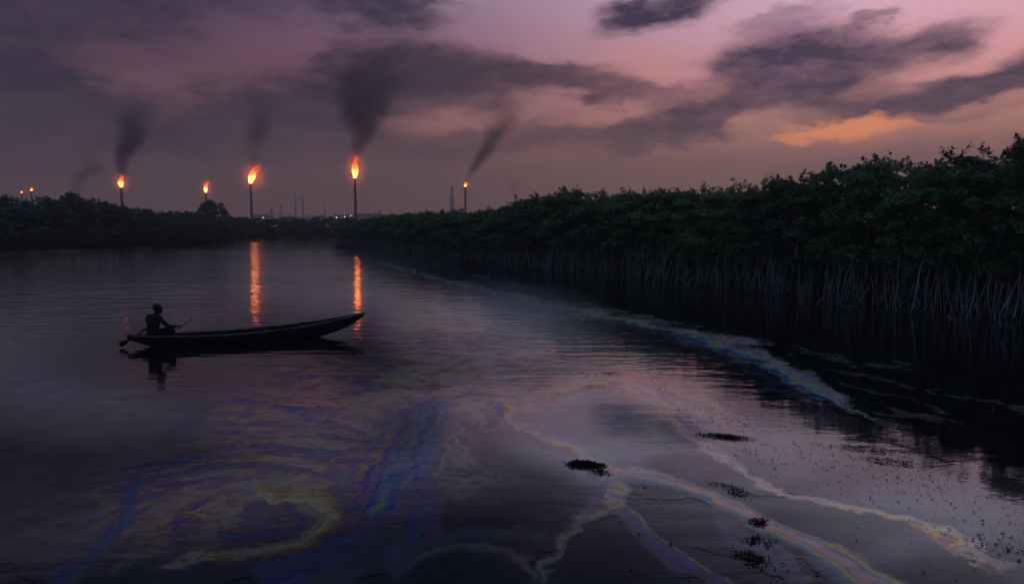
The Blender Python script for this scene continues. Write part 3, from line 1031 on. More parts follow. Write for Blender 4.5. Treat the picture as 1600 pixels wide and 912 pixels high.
canoe = empty('canoe', CM, CROT)
tag(canoe, 'long black wooden dugout canoe with raised bow, lying still on the river', 'canoe')
XS = [0, .015, .05, .1, .18, .3, .45, .6, .7, .8, .88, .94, .98, 1]
G = lambda t: float(np.interp(t, [0, .1, .3, .45, .55, .65, .75, .85, .93, 1], [.30, .265, .235, .245, .27, .31, .365, .44, .51, .585]))
K = lambda t: float(np.interp(t, [0, .04, .09, .14, .25, .5, .7, .78, .85, .92, .97, 1], [.20, .11, .0, -.06, -.10, -.10, -.05, .0, .10, .24, .40, .53]))
BM = lambda t: float(np.interp(t, [0, .03, .08, .15, .25, .4, .55, .7, .8, .9, .96, 1], [.07, .12, .19, .27, .35, .41, .42, .36, .28, .17, .09, .025]))
TT = np.linspace(0, 1, 61)
prof = [math.radians(a) for a in np.linspace(-90, 90, 13)]


def section(t, inset=0.0):
    x = (t - .5) * CLEN
    g, kk, b = G(t), K(t) + inset * 1.2, max(BM(t) - inset, .006)
    out = []
    for a in prof:
        s, c = math.sin(a), math.cos(a)
        y = b * math.copysign(abs(s) ** .75, s)
        z = g - (g - kk) * (abs(c) ** .62)
        out.append(Vector((x, y, z)))
    return out


hull = MB()
n = len(prof)
for t in TT:
    hull.v += section(t)
for t in TT:
    hull.v += section(t, .028)
no = len(TT) * n
for i in range(len(TT) - 1):
    for j in range(n - 1):
        a = i * n + j
        hull.f.append((a, a + n, a + n + 1, a + 1))
        hull.f.append((no + a, no + a + 1, no + a + n + 1, no + a + n))
    for j in (0, n - 1):
        a = i * n + j
        hull.f.append((a, no + a, no + a + n, a + n) if j == 0 else (a, a + n, no + a + n, no + a))
for i in (0, len(TT) - 1):
    for j in range(n - 1):
        a = i * n + j
        hull.f.append((a, a + 1, no + a + 1, no + a))
hull.obj('hull', M_WOOD, canoe)
for s in (-1, 1):
    mb = MB()
    ring = []
    for t in np.linspace(.012, .992, 50):
        x = (t - .5) * CLEN
        y = s * (BM(t) - .012)
        ring.append((x, y, G(t) + .012 + .003 * math.sin(t * 90)))
    b0 = 0
    for (x, y, z) in ring:
        for (oy, oz) in ((-.024, -.02), (.024, -.02), (.024, .012), (-.024, .012)):
            mb.v.append(Vector((x, y + oy, z + oz)))
    for i in range(len(ring) - 1):
        for q in range(4):
            mb.f.append((i * 4 + q, i * 4 + (q + 1) % 4, (i + 1) * 4 + (q + 1) % 4, (i + 1) * 4 + q))
    mb.f.append((0, 3, 2, 1)); e = (len(ring) - 1) * 4; mb.f.append((e, e + 1, e + 2, e + 3))
    mb.obj('gunwale', M_RIM, canoe, False)
for t in np.linspace(.26, .9, 11):           # ribs inside the hull
    mb = MB()
    pts = [p + Vector((0, 0, 0)) for p in section(t, .04)]
    mb.tube(pts[1:-1], .018, 6)
    mb.obj('rib', M_WOOD, canoe)
for t in (.13, .40, .56, .72):               # cross seats
    x = (t - .5) * CLEN
    bw = BM(t) - .035
    zt = G(t) - (.075 if t > .2 else .06)
    MB().box((x, 0, zt), (.20 if t < .2 else .12, bw * 2, .025)).obj('thwart', M_RIM if t > .5 else M_WOOD, canoe, False)
for t0, t1, nm in ((0.0, .055, 'stern_block'), (.955, 1.0, 'bow_block')):
    mb = MB()
    seq = np.linspace(t0 + .004, t1, 5)
    for t in seq:
        x = (t - .5) * CLEN
        b_ = max(BM(t) - .02, .012)
        for y, z in ((-b_, G(t) - .02), (b_, G(t) - .02), (b_, G(t) + .018), (-b_, G(t) + .018)):
            mb.v.append(Vector((x, y, z)))
    for i in range(4):
        for q in range(4):
            mb.f.append((i * 4 + q, i * 4 + (q + 1) % 4, (i + 1) * 4 + (q + 1) % 4, (i + 1) * 4 + q))
    mb.f.append((0, 3, 2, 1)); mb.f.append((16, 17, 18, 19))
    mb.obj(nm, M_WOOD, canoe, False)

# ------------------------------------------------------------------ the paddler
def remeshed(name, mb, voxel, mat, parent, smooth_it=4):
    tmp = link(name + '_source', mb.mesh(name))
    r = tmp.modifiers.new('r', 'REMESH'); r.mode = 'VOXEL'; r.voxel_size = voxel
    s = tmp.modifiers.new('s', 'SMOOTH'); s.factor = .5; s.iterations = smooth_it
    dg = bpy.context.evaluated_depsgraph_get()
    me = bpy.data.meshes.new_from_object(tmp.evaluated_get(dg), preserve_all_data_layers=False, depsgraph=dg)
    me.polygons.foreach_set('use_smooth', [True] * len(me.polygons))
    me.name = name
    bpy.data.objects.remove(tmp)
    me.materials.clear(); me.materials.append(mat)
    o = bpy.data.objects.new(name, me)
    COL.objects.link(o)
    if parent:
        o.parent = parent
    return o


def person():
    J = canoe_local
    pel = J(241, 524, 0); pel.z = .30
    belly = J(240, 515, 0)
    chest = J(240, 502.5, 0)
    neck = J(244.5, 493.5, 0)
    head = J(246.4, 481.8, 0)
    sR, sL = J(248.5, 496.5, -.165), J(236, 497.5, .185)
    eR, wR = J(262.5, 509.5, -.25), J(276, 509.5, -.17)
    eL, wL = J(233, 513, .31), J(230, 514.5, .22)
    hR, hL = pel + Vector((.02, -.10, 0)), pel + Vector((.02, .10, 0))
    kR, kL = J(268.5, 514.2, -.15), J(262.5, 515, .15)
    aR, aL = J(277.5, 535, -.13), J(272, 535, .13)
    aR.z = aL.z = .03
    body = MB()
    # trunk
    body.ellipsoid(pel, (.155, .180, .13))
    body.ellipsoid(belly + Vector((-.01, 0, 0)), (.150, .168, .17))
    body.ellipsoid(chest + Vector((-.005, 0, -.02)), (.160, .196, .190))
    body.capsule(chest + Vector((-.035, 0, .06)), neck + Vector((-.035, 0, -.045)), .150, .115)
    body.capsule(sR + Vector((-.02, .03, 0)), neck + Vector((-.03, -.03, -.02)), .07, .062)
    body.capsule(sL + Vector((-.02, -.03, 0)), neck + Vector((-.03, .03, -.02)), .07, .062)
    body.capsule(neck + Vector((-.02, 0, -.05)), head + Vector((-.015, 0, -.06)), .062, .056)
    # head: skull, jaw, chin, brow, nose, lips, ears
    body.ellipsoid(head + Vector((-.012, 0, .022)), (.104, .078, .097))
    body.ellipsoid(head + Vector((.030, 0, -.045)), (.068, .062, .078))
    body.ellipsoid(head + Vector((.070, 0, -.098)), (.026, .028, .024))
    body.ellipsoid(head + Vector((.080, 0, .012)), (.018, .052, .014))
    body.capsule(head + Vector((.090, 0, .002)), head + Vector((.106, 0, -.034)), .011, .016)
    body.ellipsoid(head + Vector((.094, .012, -.040)), (.012, .012, .009))
    body.ellipsoid(head + Vector((.094, -.012, -.040)), (.012, .012, .009))
    body.ellipsoid(head + Vector((.092, 0, -.062)), (.014, .026, .008))
    body.ellipsoid(head + Vector((.090, 0, -.076)), (.014, .024, .009))
    for s in (-1, 1):
        body.ellipsoid(head + Vector((-.012, s * .079, -.018)), (.022, .010, .034))
        body.ellipsoid(head + Vector((.052, s * .045, -.032)), (.026, .020, .022))
    # arms
    for sh, el_, wr in ((sR, eR, wR), (sL, eL, wL)):
        body.ellipsoid(sh, (.078, .074, .082))
        body.capsule(sh, el_, .062, .046)
        body.capsule(el_, el_.lerp(wr, .35), .048, .045)
        body.capsule(el_.lerp(wr, .35), wr, .045, .030)
    # legs
    for hp, kn, an in ((hR, kR, aR), (hL, kL, aL)):
        body.capsule(hp, kn, .098, .072)
        body.ellipsoid(kn, (.074, .066, .074))
        body.capsule(kn, kn.lerp(an, .4), .056, .056)
        body.capsule(kn.lerp(an, .4), an, .055, .036)
        body.capsule(an + Vector((-.03, 0, -.02)), an + Vector((.15, 0, -.03)), .038, .028)
        body.ellipsoid(an + Vector((.14, 0, -.03)), (.05, .044, .022))

    # hands: a palm, four bent fingers of unequal length round the shaft, and a thumb from the side
    def hand(wr, axis, across, down, flip):
        axis, across, down = axis.normalized(), across.normalized(), down.normalized()
        M3 = Matrix((axis, across, down)).transposed()
        palm = wr + axis * .052
        body.ellipsoid(palm, (.052, .040, .018), M3)
        for i, (ln, oy) in enumerate(((.90, .030), (1.0, .010), (.94, -.011), (.76, -.030))):
            a0 = palm + axis * .040 + across * oy * flip
            a1 = a0 + axis * .032 * ln + down * .010
            a2 = a1 + axis * .006 + down * .028 * ln
            a3 = a2 - axis * .018 * ln + down * .010
            body.capsule(a0, a1, .0105, .0098)
            body.capsule(a1, a2, .0098, .0092)
            body.capsule(a2, a3, .0092, .0082)
        t0 = wr + axis * .024 + across * .034 * flip
        t1 = t0 + axis * .022 + across * .020 * flip + down * .016
        t2 = t1 + axis * .016 - across * .006 * flip + down * .020
        body.capsule(t0, t1, .0125, .011)
        body.capsule(t1, t2, .011, .009)
        return palm + axis * .045 + down * .020

    gripR = hand(wR, wR - eR, Vector((0, 1, 0)), Vector((.05, 0, -1)), 1)
    gripL = hand(wL, Vector((-.6, -.35, .05)), Vector((.3, -1, 0)), Vector((0, 0, -1)), 1)
    p = empty('person', CM, CROT)
    tag(p, 'person with cropped hair seated in the canoe\'s stern, arm reaching over raised knees', 'person')
    remeshed('body', body, .0065, M_SKIN, p, 5)
    hair = MB()
    hair.ellipsoid(head + Vector((-.020, 0, .034)), (.103, .0815, .094))
    remeshed('hair', hair, .007, M_HAIR, p, 2)
    sh = MB()
    sh.ellipsoid(pel, (.168, .193, .11))
    sh.capsule(hR, hR.lerp(kR, .72), .108, .090)
    sh.capsule(hL, hL.lerp(kL, .72), .108, .090)
    remeshed('shorts', sh, .008, M_CLOTH, p, 3)
    return gripR, gripL


gripR, gripL = person()

# steering paddle: blade behind the stern, shaft up to the hand behind the back
pd = empty('paddle', CM, CROT)
tag(pd, 'wooden steering paddle slanting over the stern with its blade just above the water', 'paddle')
b0 = canoe_local(186.5, 539.5, .02); b1 = canoe_local(202, 531, .03); s1 = Vector(gripL)
ax = (s1 - b1).normalized()
MB().tube([b1 - ax * .05, b1.lerp(s1, .5), s1 + ax * .10], [.017, .016, .015], 8).obj('shaft', M_WOOD, pd)
mb = MB()
bx = (b1 - b0).normalized()
sd = Vector((0, 1, 0)); nn = bx.cross(sd).normalized()
L = (b1 - b0).length
for u, wd in ((0, .03), (.08, .062), (.3, .078), (.6, .068), (.85, .036), (1.0, .02)):
    c = b0 + bx * L * u
    for a in range(10):
        an = 2 * math.pi * a / 10
        mb.v.append(c + (sd * .55 + nn * .83).normalized() * math.cos(an) * wd + (sd * .83 - nn * .55).normalized() * math.sin(an) * .016)
for i in range(5):
    for a in range(10):
        mb.f.append((i * 10 + a, i * 10 + (a + 1) % 10, (i + 1) * 10 + (a + 1) % 10, (i + 1) * 10 + a))
mb.f.append(tuple(reversed(range(10)))); mb.f.append(tuple(range(50, 60)))
mb.obj('blade', M_WOOD, pd)
# thin stick in the forward hand
st = empty('stick', CM, CROT)
tag(st, 'thin pale stick held out forward in the person\'s hand above the knees', 'stick')
e1 = canoe_local(300.5, 499, gripR.y); d_ = (e1 - gripR).normalized()
MB().tube([gripR - d_ * .10, gripR.lerp(e1, .5) + Vector((0, 0, .004)), e1], [.0125, .012, .008], 7).obj('shaft', M_RIM, st)
MB().tube([e1 - d_ * .10 + Vector((0, 0, .0)), e1 - d_ * .02 + Vector((0, .0, .022)), e1 + d_ * .02 + Vector((0, 0, .022))], [.009, .007, .004], 6).obj('fork', M_RIM, st)

# ------------------------------------------------------------------ floating weed and specks
def weed(px, py, ax_m, ay_m, rot, n, seed, label, knob=True, gaps=0.0):
    rng = np.random.default_rng(seed)
    c = on_z(px, py)
    V, F = [], []

    def frond(x, y, z, a, L, Wd, lift):
        b = len(V)
        ca, sa = math.cos(a), math.sin(a)
        V.extend([(x, y, z), (x + ca * L * .5 - sa * Wd, y + sa * L * .5 + ca * Wd, z + lift), (x + ca * L, y + sa * L, z + lift * .3),
                  (x + ca * L * .5 + sa * Wd, y + sa * L * .5 - ca * Wd, z + lift * .7)])
        F.append((b, b + 1, b + 2, b + 3))
    R_ = Matrix.Rotation(rot, 2)
    for i in range(int(n * 2.6)):
        r = rng.normal(size=2) * .42
        if knob and i < n * 1.9:
            r = r / max(1, np.hypot(*r) / (.42 + .75 * float(vnoise(np.array([math.atan2(r[1], r[0]) * 1.9 + seed * 5 + 20]), np.array([.5]))[0])))
        q = R_ @ Vector((r[0] * ax_m, r[1] * ay_m))
        if gaps and vnoise(np.array([q.x * 11 + seed]), np.array([q.y * 14 + 3.0]))[0] < gaps:
            continue
        rad = np.hypot(*r)
        frond(q.x, q.y, .012 + max(0, .03 * (1 - rad)) * rng.random(), rng.uniform(0, 6.28) * .35 + rot + (math.pi if rng.random() < .5 else 0),
              rng.uniform(.02, .11) * rng.uniform(.5, 1), rng.uniform(.002, .009), rng.uniform(.0, .008))
    me = bpy.data.meshes.new('floating_weed')
    me.from_pydata(V, [], F)
    o = link('floating_weed', me, None, M_WEED)
    o.location = (c.x, c.y, 0)
    tag(o, label, 'weed clump', 'clumps of weed adrift on the oily water')


weed(914, 727, .26, .15, -.25, 620, 1, 'thick oval clump of black weed where the yellow oil veins meet')
weed(938, 739, .13, .06, -.4, 60, 11, 'wisp of black weed trailing off the thick oval clump', False)
weed(1132, 683, .42, .12, -.30, 330, 2, 'narrow black weed clump beside the pale oil vein')
weed(1350, 702, .60, .16, -.30, 170, 3, 'upper drift of torn black weed on the bright speckled water', False, .34)
weed(1398, 722, .45, .13, -.32, 150, 4, 'lower drift of torn black weed on the bright speckled water', False, .34)
weed(1142, 765, .30, .09, -.75, 120, 5, 'thin broken string of black weed above the rainbow ribbon', False, .34)
weed(1186, 817, .13, .08, -.4, 90, 6, 'small black weed tuft on the yellow edge of the rainbow ribbon', False, .35)
weed(1184, 846, .15, .08, -.3, 80, 7, 'small black weed tuft just below the rainbow ribbon', False, .35)
weed(1172, 872, .20, .12, -.5, 90, 8, 'lowest loose black weed patch below the rainbow ribbon', False, .34)
weed(950, 584, .30, .2, 0, 60, 9, 'sparse black weed bits among the pale forked veins', False, .45)


def specks():
    rng = np.random.default_rng(5)
    V, F = [], []
    cnt = 0
    while cnt < 3400:
        px, py = rng.uniform(620, 1640), rng.uniform(430, 912)
        # the speckled tongue between the pale vein and the bank's reflection
        lowb = np.interp(px, [620, 850, 1000, 1100, 1200, 1400, 1600], [520, 590, 590, 680, 745, 810, 880])
        upb = np.interp(px, [620, 800, 1000, 1200, 1400, 1600], [400, 445, 495, 540, 600, 650])
        inside = upb < py < lowb
        if rng.random() > (1.0 if inside else .035):
            continue
        c = on_z(px, py)
        if vnoise(np.array([c.x * 1.3]), np.array([c.y * 1.3 + 7]))[0] < .42 and rng.random() < .75:
            continue
        a = rng.normal() * .5 - .3
        L = min(rng.gamma(1.6, .005) + .005, .024)
        Wd = L * rng.uniform(.3, .7)
        b = len(V)
        ca, sa = math.cos(a), math.sin(a)
        for u, s_ in ((-1, -.3), (.1, -1), (1, .2), (-.1, 1)):
            V.append((c.x + ca * L * u - sa * Wd * s_, c.y + sa * L * u + ca * Wd * s_, .010 + rng.uniform(0, .006)))
        F.append((b, b + 1, b + 2, b + 3))
        cnt += 1
    me = bpy.data.meshes.new('floating_specks')
    me.from_pydata(V, [], F)
    tag(link('floating_specks', me, None, M_WEED), 'scattered dark specks of leaf litter floating on the river', 'debris', kind='stuff')


specks()

# ------------------------------------------------------------------ flare stacks, flames, smoke
def flame_mat():
    m, t = material('gas_flame')
    g = t.n('ShaderNodeTexCoord').outputs['Generated']
    z = t.n('ShaderNodeSeparateXYZ', {}, Vector=g).outputs[2]
    ob = t.n('ShaderNodeTexCoord').outputs['Object']
    nz = t.noise(ob, .9, 4.0, .65)
    zz = t.m('ADD', z, t.m('MULTIPLY', t.m('SUBTRACT', nz, .5), .45))
    col = t.ramp(zz, [(0, (1, .25, .065, 1)), (.25, (1, .20, .035, 1)), (.5, (1, .105, .012, 1)), (.75, (1, .085, .02, 1)), (1, (.8, .05, .02, 1))])
    stg = t.ramp(zz, [(0, (.9,) * 3 + (1,)), (.25, (.8,) * 3 + (1,)), (.45, (.30,) * 3 + (1,)), (.68, (.10,) * 3 + (1,)), (1, (.04,) * 3 + (1,))])
    e = t.n('ShaderNodeEmission', {}, Color=col, Strength=t.m('MULTIPLY', stg, FLAME_GAIN))
    t.n('ShaderNodeOutputMaterial', {}, Surface=e)
    return m


def halo_mat():
    m, t = material('flame_halo')
    g = t.n('ShaderNodeTexCoord').outputs['Generated']
    d = t.vm('LENGTH', t.vm('MULTIPLY', t.vm('SUBTRACT', g, (.5, .5, .42)), (2.0, 2.0, 1.75)))
    ob = t.n('ShaderNodeTexCoord').outputs['Object']
    nz = t.noise(ob, .8, 3.0, .6)
    f = t.m('MULTIPLY', t.m('POWER', t.sstep(d, 1.0, .0), 2.5), t.sstep(nz, .25, .70, .4, 1.0))
    e = t.n('ShaderNodeEmission', {}, Color=(1.0, .13, .035, 1), Strength=t.m('MULTIPLY', f, HALO_GAIN))  # red glow added round the flame for its light scattered in haze
    t.n('ShaderNodeOutputMaterial', {}, Volume=e)
    return m


FLAME_GAIN = 16.0
HALO_GAIN = .17
M_FLAME = flame_mat()
M_HALO = halo_mat()


def flame_body(mb, rng, hgt, rad, drift, base=Vector((0, 0, 0)), tongues=5):
    def lick(b, h, r, dr, ph):
        n, rows = 10, 12
        o = len(mb.v)
        for i in range(rows):
            t = i / (rows - 1)
            pr = r * ((.42 + 1.9 * t) if t < .3 else max(0.02, 1.0 - ((t - .3) / .7) ** 1.25))
            cxx = dr.x * t ** 1.6 + math.sin(t * 7 + ph) * r * .30 * t
            cyy = dr.y * t ** 1.6 + math.cos(t * 6 + ph) * r * .25 * t
            for k in range(n):
                a = 2 * math.pi * k / n
                q = pr * (1 + .42 * math.sin(3 * a + ph + t * 6) * t + rng.uniform(-.25, .25) * t)
                mb.v.append(b + Vector((cxx + math.cos(a) * q, cyy + math.sin(a) * q, h * t)))
        for i in range(rows - 1):
            for k in range(n):
                k2 = (k + 1) % n
                mb.f.append((o + i * n + k, o + i * n + k2, o + (i + 1) * n + k2, o + (i + 1) * n + k))
        mb.f.append(tuple(o + k for k in reversed(range(n))))
        mb.f.append(tuple(o + (rows - 1) * n + k for k in range(n)))
    lick(base, hgt, rad, drift, rng.uniform(0, 6))
    for k in range(3):     # wisps torn off the top by the wind
        s = rng.uniform(-.6, .9)
        lick(base + Vector((drift.x * .8 + s * rad * .8, 0, hgt * rng.uniform(.62, .86))), hgt * rng.uniform(.16, .30), rad * rng.uniform(.18, .34),
             Vector((drift.x * .5 + rad * rng.uniform(.1, .9), 0, 0)), rng.uniform(0, 6))
    for k in range(tongues):
        s = rng.uniform(-1, 1)
        lick(base + Vector((s * rad * .5, rng.uniform(-.3, .3) * rad, hgt * rng.uniform(.10, .35))), hgt * rng.uniform(.35, .62), rad * rng.uniform(.35, .55),
             Vector((drift.x * .7 + s * rad * .7, 0, 0)), rng.uniform(0, 6))


def flare(px_tip, py_tip, px_base, py_base, Y, width, f_top, f_half_px, drift_px, stack_label, flame_label, seed, gz=0.0, visible_ladder=True):
    rng = random.Random(seed)
    tip = at_y(px_tip, py_tip, Y)
    lean_x = 0.0
    foot = Vector((tip.x + lean_x, Y, .4))
    t = empty('flare_stack', foot)
    tag(t, stack_label, 'flare stack', 'flare stacks of the refinery')
    hh = tip.z - .4
    r = width * .38
    MB().tube([(0, 0, 0), (0, 0, hh * .5), (0, 0, hh)], [r * 1.12, r, r * .9], 12).obj('stack_pipe', M_STEEL, t)
    MB().tube([(0, 0, hh), (0, 0, hh + r * .7)], [r * 1.15, r * 1.35], 12).obj('burner_tip', M_STEEL, t)
    for fz in (.55, .86):
        mb = MB().tube([(0, 0, hh * fz), (0, 0, hh * fz + .18)], r * 1.9, 12)
        mb.obj('platform', M_STEEL, t)
    lb = MB()
    for s in (-1, 1):
        lb.tube([(s * .2, -r - .18, 0), (s * .2, -r - .18, hh * .98)], .035, 4)
    for i in range(int(hh / .9)):
        lb.box((0, -r - .18, .5 + i * .9), (.4, .03, .03))
    lb.obj('ladder', M_STEEL, t, False)
    top = at_y(px_tip, f_top, Y)
    fh = top.z - tip.z
    frad = f_half_px * Y / FPX
    drift = Vector((drift_px * Y / FPX, 0, 0))
    f = empty('gas_flame', (tip.x, Y, tip.z + r * .7))
    tag(f, flame_label, 'flame', 'gas flames burning on the flare stacks')
    fb = MB()
    flame_body(fb, rng, fh, frad, drift)
    fb.obj('flame_core', M_FLAME, f)
    hb = MB()
    hb.ellipsoid(Vector((drift.x * .5, 0, fh * .56)), (frad * 5.5 + abs(drift.x) * .5, frad * 5.5, fh * 1.15), None, 16, 10)
    hb.obj('flame_halo', M_HALO, f)
    return tip, fh


# ------------------------------------------------------------------ smoke
def plume(px0, py0, px1, py1, Y, r0_px, r1_px, dens, label, seed, bend_px=0.0, wisp=.5):
    """a leaning, widening column of soot; its domain mesh has the plume's own shape"""
    a, b = at_y(px0, py0, Y), at_y(px1, py1, Y)
    L = (b - a).length
    r0, r1, bend = r0_px * Y / FPX, r1_px * Y / FPX, bend_px * Y / FPX
    m, t = material('soot_smoke')
    ob = t.n('ShaderNodeTexCoord').outputs['Object']
    sp_ = t.n('ShaderNodeSeparateXYZ', {}, Vector=ob)
    z = t.m('DIVIDE', sp_.outputs[2], L)
    wz = t.vm('SUBTRACT', t.noise(t.vm('ADD', ob, (seed * 13.0, 0, 0)), .9 / max(r1, .5), 4.0, .65, out=1), (.5, .5, .5))
    wz = t.vm('SCALE', wz, s=r1 * 1.5)
    q = t.vm('ADD', ob, t.vm('SCALE', wz, s=t.m('ADD', .25, z)))
    sq = t.n('ShaderNodeSeparateXYZ', {}, Vector=q)
    xx = t.m('SUBTRACT', sq.outputs[0], t.m('MULTIPLY', t.m('MULTIPLY', z, z), bend))
    rr = t.m('SQRT', t.m('ADD', t.m('MULTIPLY', xx, xx), t.m('MULTIPLY', sq.outputs[1], sq.outputs[1])))
    rz = t.m('ADD', r0, t.m('MULTIPLY', z, r1 - r0))
    f = t.sstep(t.m('DIVIDE', rr, rz), 1.0, .1)
    nz = t.noise(t.vm('ADD', ob, (0, seed * 7.0, 0)), 1.6 / max(r1, .5), 5.0, .65, .6)
    f = t.m('MULTIPLY', f, t.sstep(nz, .30, .62, 1 - wisp, 1.15))
    f = t.m('MULTIPLY', f, t.sstep(z, 1.0, .30))
    f = t.m('MULTIPLY', f, t.sstep(z, -.01, .05))
    v = t.n('ShaderNodeVolumePrincipled', {}, Density=t.m('MULTIPLY', f, dens))
    v.inputs['Color'].default_value = (.12, .10, .10, 1)
    v.inputs['Anisotropy'].default_value = .2
    t.n('ShaderNodeOutputMaterial', {}, Volume=v.outputs[0])
    mb = MB()
    n, rows = 14, 12
    rng = random.Random(seed)
    for i in range(rows):
        tt = i / (rows - 1)
        rad = (r0 + (r1 - r0) * tt) * 1.3 + .2
        for k2 in range(n):
            an = 2 * math.pi * k2 / n
            q2 = rad * rng.uniform(.97, 1.06)
            mb.v.append(Vector((bend * tt * tt + math.cos(an) * q2, math.sin(an) * q2, L * tt)))
    for i in range(rows - 1):
        for k2 in range(n):
            k3 = (k2 + 1) % n
            mb.f.append((i * n + k2, i * n + k3, (i + 1) * n + k3, (i + 1) * n + k2))
    mb.f.append(tuple(reversed(range(n)))); mb.f.append(tuple((rows - 1) * n + k2 for k2 in range(n)))
    o = mb.obj('smoke_plume', m)
    o.location = a
    o.rotation_euler = (b - a).to_track_quat('Z', 'Y').to_euler()
    # keep local x pointing along the picture's x as far as the lean allows
    zax = (b - a).normalized(); yax = Vector((0, 1, 0)); xax = yax.cross(zax).normalized()
    o.rotation_euler = Matrix((xax, yax, zax)).transposed().to_euler()
    tag(o, label, 'smoke', 'smoke plumes over the refinery')
    return o


flare(554.5, 280, 557, 334, 260, 1.35, 244, 4.9, 3, 'tallest flare stack, straight dark pipe at the middle of the skyline',
      'largest flame, tall and upright on the tallest flare stack', 1)
flare(391.5, 288, 394, 340, 285, 1.35, 259, 5.2, 11, 'second tallest flare stack, its flame mirrored in the river beyond the canoe',
      'broad flame leaning sideways on the second tallest stack', 2)
flare(189.5, 294, 191, 314, 275, 1.3, 275, 3.9, 1.5, 'flare stack showing above the low thicket under the thickest soot column',
      'medium flame under the column of soot beyond the low thicket', 3)
flare(321.5, 302, 322, 320, 360, 1.5, 283, 2.8, 3.5, 'short faint flare stack just behind the round crowned tree',
      'slim orange flame above the round crowned tree', 4)
flare(727, 293, 727, 318, 300, 1.25, 285, 2.0, 2, 'dark flare stack rising behind the tall mangrove bank',
      'smallest flame on the stack behind the tall mangrove bank', 5)
flare(49, 299, 49, 320, 380, 1.0, 293, 1.5, 1, 'distant flare stack at the far end of the low thicket, the upper of two',
      'small distant red flame over the low thicket, the brighter of two', 6)
flare(34, 302, 34, 320, 400, .8, 298, 1.1, .5, 'distant flare stack at the far end of the low thicket, the lower of two',
      'small distant red flame over the low thicket, the dimmer of two', 7)

plume(553, 246, 580, 88, 262, 9, 92, .26, 'tall soot plume widening above the tallest flare', 1, 6, .7)
plume(190, 276, 206, 150, 277, 9, 42, .32, 'dense dark soot column above the flame beyond the low thicket', 2, 14, .45)
plume(727, 288, 806, 140, 302, 5, 44, .24, 'slanting thin smoke trail from the stack behind the tall bank', 3, 10, .6)
plume(394, 262, 416, 130, 287, 9, 56, .11, 'faint smoke above the leaning flame', 4, 5, .8)
plume(108, 308, 160, 232, 300, 6, 34, .16, 'grey smoke drifting low over the low thicket', 5, 10, .8)
plume(806, 304, 800, 274, 330, 5, 12, .10, 'faint wisp of smoke over the tall bank\'s first hump', 6, -4, .6)
plume(322, 286, 336, 240, 362, 4, 22, .04, 'pale smoke drifting above the slim flame', 7, 8, .8)

# ------------------------------------------------------------------ refinery on the horizon
def tower(px, py_top, Y, w_m, label, lattice=False):
    tp = at_y(px, py_top, Y)
    t = empty('process_tower', (tp.x, Y, .4))
    tag(t, label, 'tower', 'hazy towers of the refinery skyline')
    hh = tp.z - .4
    if lattice:
        mb = MB()
        for sx in (-1, 1):
            for sy in (-1, 1):
                mb.tube([(sx * w_m, sy * w_m, 0), (sx * .2, sy * .2, hh)], .16, 5)
        for i in range(6):
            a = i / 6; b_ = (i + 1) / 6
            wa, wb = w_m * (1 - a) + .2 * a, w_m * (1 - b_) + .2 * b_
            for sy in (-1, 1):
                mb.tube([(-wa, sy * wa, hh * a), (wb, sy * wb, hh * b_)], .1, 4)
                mb.tube([(wa, sy * wa, hh * a), (-wb, sy * wb, hh * b_)], .1, 4)
        mb.obj('lattice_frame', M_PLANT, t)
        MB().tube([(0, 0, hh * .92), (0, 0, hh)], .5, 8).obj('crown_block', M_PLANT, t)
    else:
        MB().tube([(0, 0, 0), (0, 0, hh * .7), (0, 0, hh * .72), (0, 0, hh)], [w_m / 2, w_m / 2, w_m * .36, w_m * .34], 12).obj('shell', M_PLANT, t)
        for fz in (.4, .7, .95):
            MB().tube([(0, 0, hh * fz), (0, 0, hh * fz + .3)], w_m * .75, 12).obj('platform', M_PLANT, t)


tower(438.5, 320, 640, 3.2, 'tapering lattice derrick on the skyline beyond the second tallest flare', True)
tower(461, 304, 720, 1.3, 'very thin faint stack on the skyline, nearest to the derrick')
tower(473, 308, 720, 1.5, 'very thin faint stack, the middle one beyond the river bend')
tower(507, 322, 700, 1.6, 'short faint column between the derrick and the tallest flare')
tower(706, 291, 700, 4.2, 'wide ghostly chimney beside the stack behind the tall bank')
tower(806, 303, 330, 2.0, 'chimney barely showing above the tall bank with a wisp of smoke')
tower(424, 327, 420, 1.8, 'stubby column just right of the second tallest flare')
tower(593, 329, 400, 1.8, 'stubby column just right of the tallest flare')
tower(109, 307, 300, 1.6, 'chimney behind the low thicket under drifting grey smoke')


def plant_block(px, py_top, Y, w_m, d_m, label):
    tp = at_y(px, py_top, Y)
    t = empty('plant_building', (tp.x, Y, .4))
    tag(t, label, 'building', 'low refinery buildings on the skyline')
    hh = tp.z - .4
    MB().box((0, 0, hh * .42), (w_m, d_m, hh * .84)).obj('wall', M_PLANT, t, False)
    MB().box((0, 0, hh * .87), (w_m * 1.04, d_m * 1.04, hh * .06)).obj('roof', M_PLANT, t, False)
    MB().tube([(w_m * .3, 0, hh * .9), (w_m * .3, 0, hh * 1.0)], .5, 8).obj('vent', M_PLANT, t)


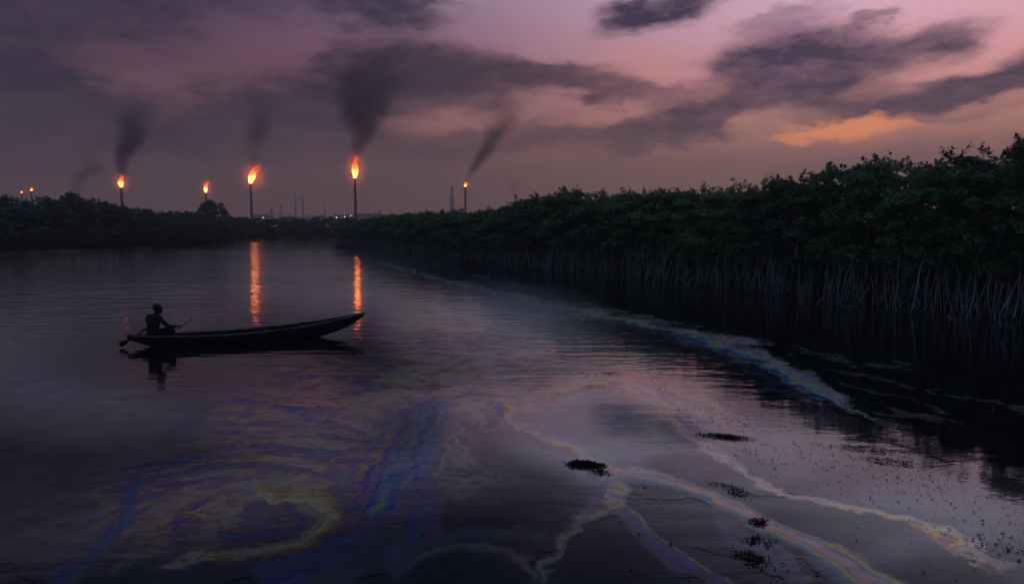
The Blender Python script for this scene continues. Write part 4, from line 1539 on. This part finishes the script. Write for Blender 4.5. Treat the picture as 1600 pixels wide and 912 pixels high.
plant_block(410, 333, 380, 9, 8, 'low block at the foot of the second tallest flare')
plant_block(537, 333, 390, 8, 8, 'low block with two lamps left of the tallest flare')
plant_block(575, 331, 370, 13, 9, 'long low block just right of the tallest flare')
plant_block(604, 333, 410, 9, 9, 'low block half hidden by the tip of the tall bank')
plant_block(498, 335, 420, 8, 8, 'low block between the faint column and the two lamps')


def tank(px, py_top, Y, r, label):
    tp = at_y(px, py_top, Y)
    t = empty('storage_tank', (tp.x, Y, .4))
    tag(t, label, 'tank', 'storage tanks of the refinery')
    hh = tp.z - .4
    MB().tube([(0, 0, 0), (0, 0, hh * .86)], r, 24).obj('shell', M_PLANT, t, False)
    MB().tube([(0, 0, hh * .86), (0, 0, hh)], [r * 1.01, r * .05], 24).obj('roof', M_PLANT, t, False)


tank(452, 336, 400, 6, 'round storage tank below the thin faint stacks')
tank(477, 336.5, 410, 5, 'smaller storage tank beyond the river bend')

M_LAMP = emission_mat('lamp_glow', (1.0, .72, .55), 3.2)
M_LAMP_R = emission_mat('lamp_glow_red', (1.0, .62, .42), 2.6)


def lamp(px, py, Y, label, m):
    tp = at_y(px, py, Y)
    t = empty('lamp_post', (tp.x, Y, .4))
    tag(t, label, 'lamp', 'lit lamps at the refinery')
    MB().tube([(0, 0, 0), (0, 0, tp.z - .4)], .09, 6).obj('pole', M_PLANT, t)
    MB().ellipsoid((0, 0, tp.z - .4), (.20, .20, .18)).obj('lamp_head', m, t)


lamp(526, 340, 250, 'lit lamp nearest to the derrick, at the far shore treetops', M_LAMP)
lamp(538.5, 338.5, 250, 'lit lamp just left of the tallest flare\'s foot', M_LAMP_R)
lamp(548, 337, 255, 'lit lamp touching the foot of the tallest flare', M_LAMP_R)
lamp(385.5, 341.5, 240, 'lit lamp at the foot of the second tallest flare', M_LAMP)
lamp(411, 340, 260, 'faint lit lamp right of the second tallest flare', M_LAMP_R)

# ------------------------------------------------------------------ haze
hm, t = material('haze')
v = t.n('ShaderNodeVolumePrincipled', {}, Density=.0013)
v.inputs['Color'].default_value = (.77, .76, .82, 1)
v.inputs['Anisotropy'].default_value = .55
t.n('ShaderNodeOutputMaterial', {}, Volume=v.outputs[0])
hz = MB().box((0, 300, 37), (1600, 1000, 76)).obj('haze', hm, None, False)
tag(hz, 'thin evening haze over the river and the refinery', 'haze', kind='stuff')
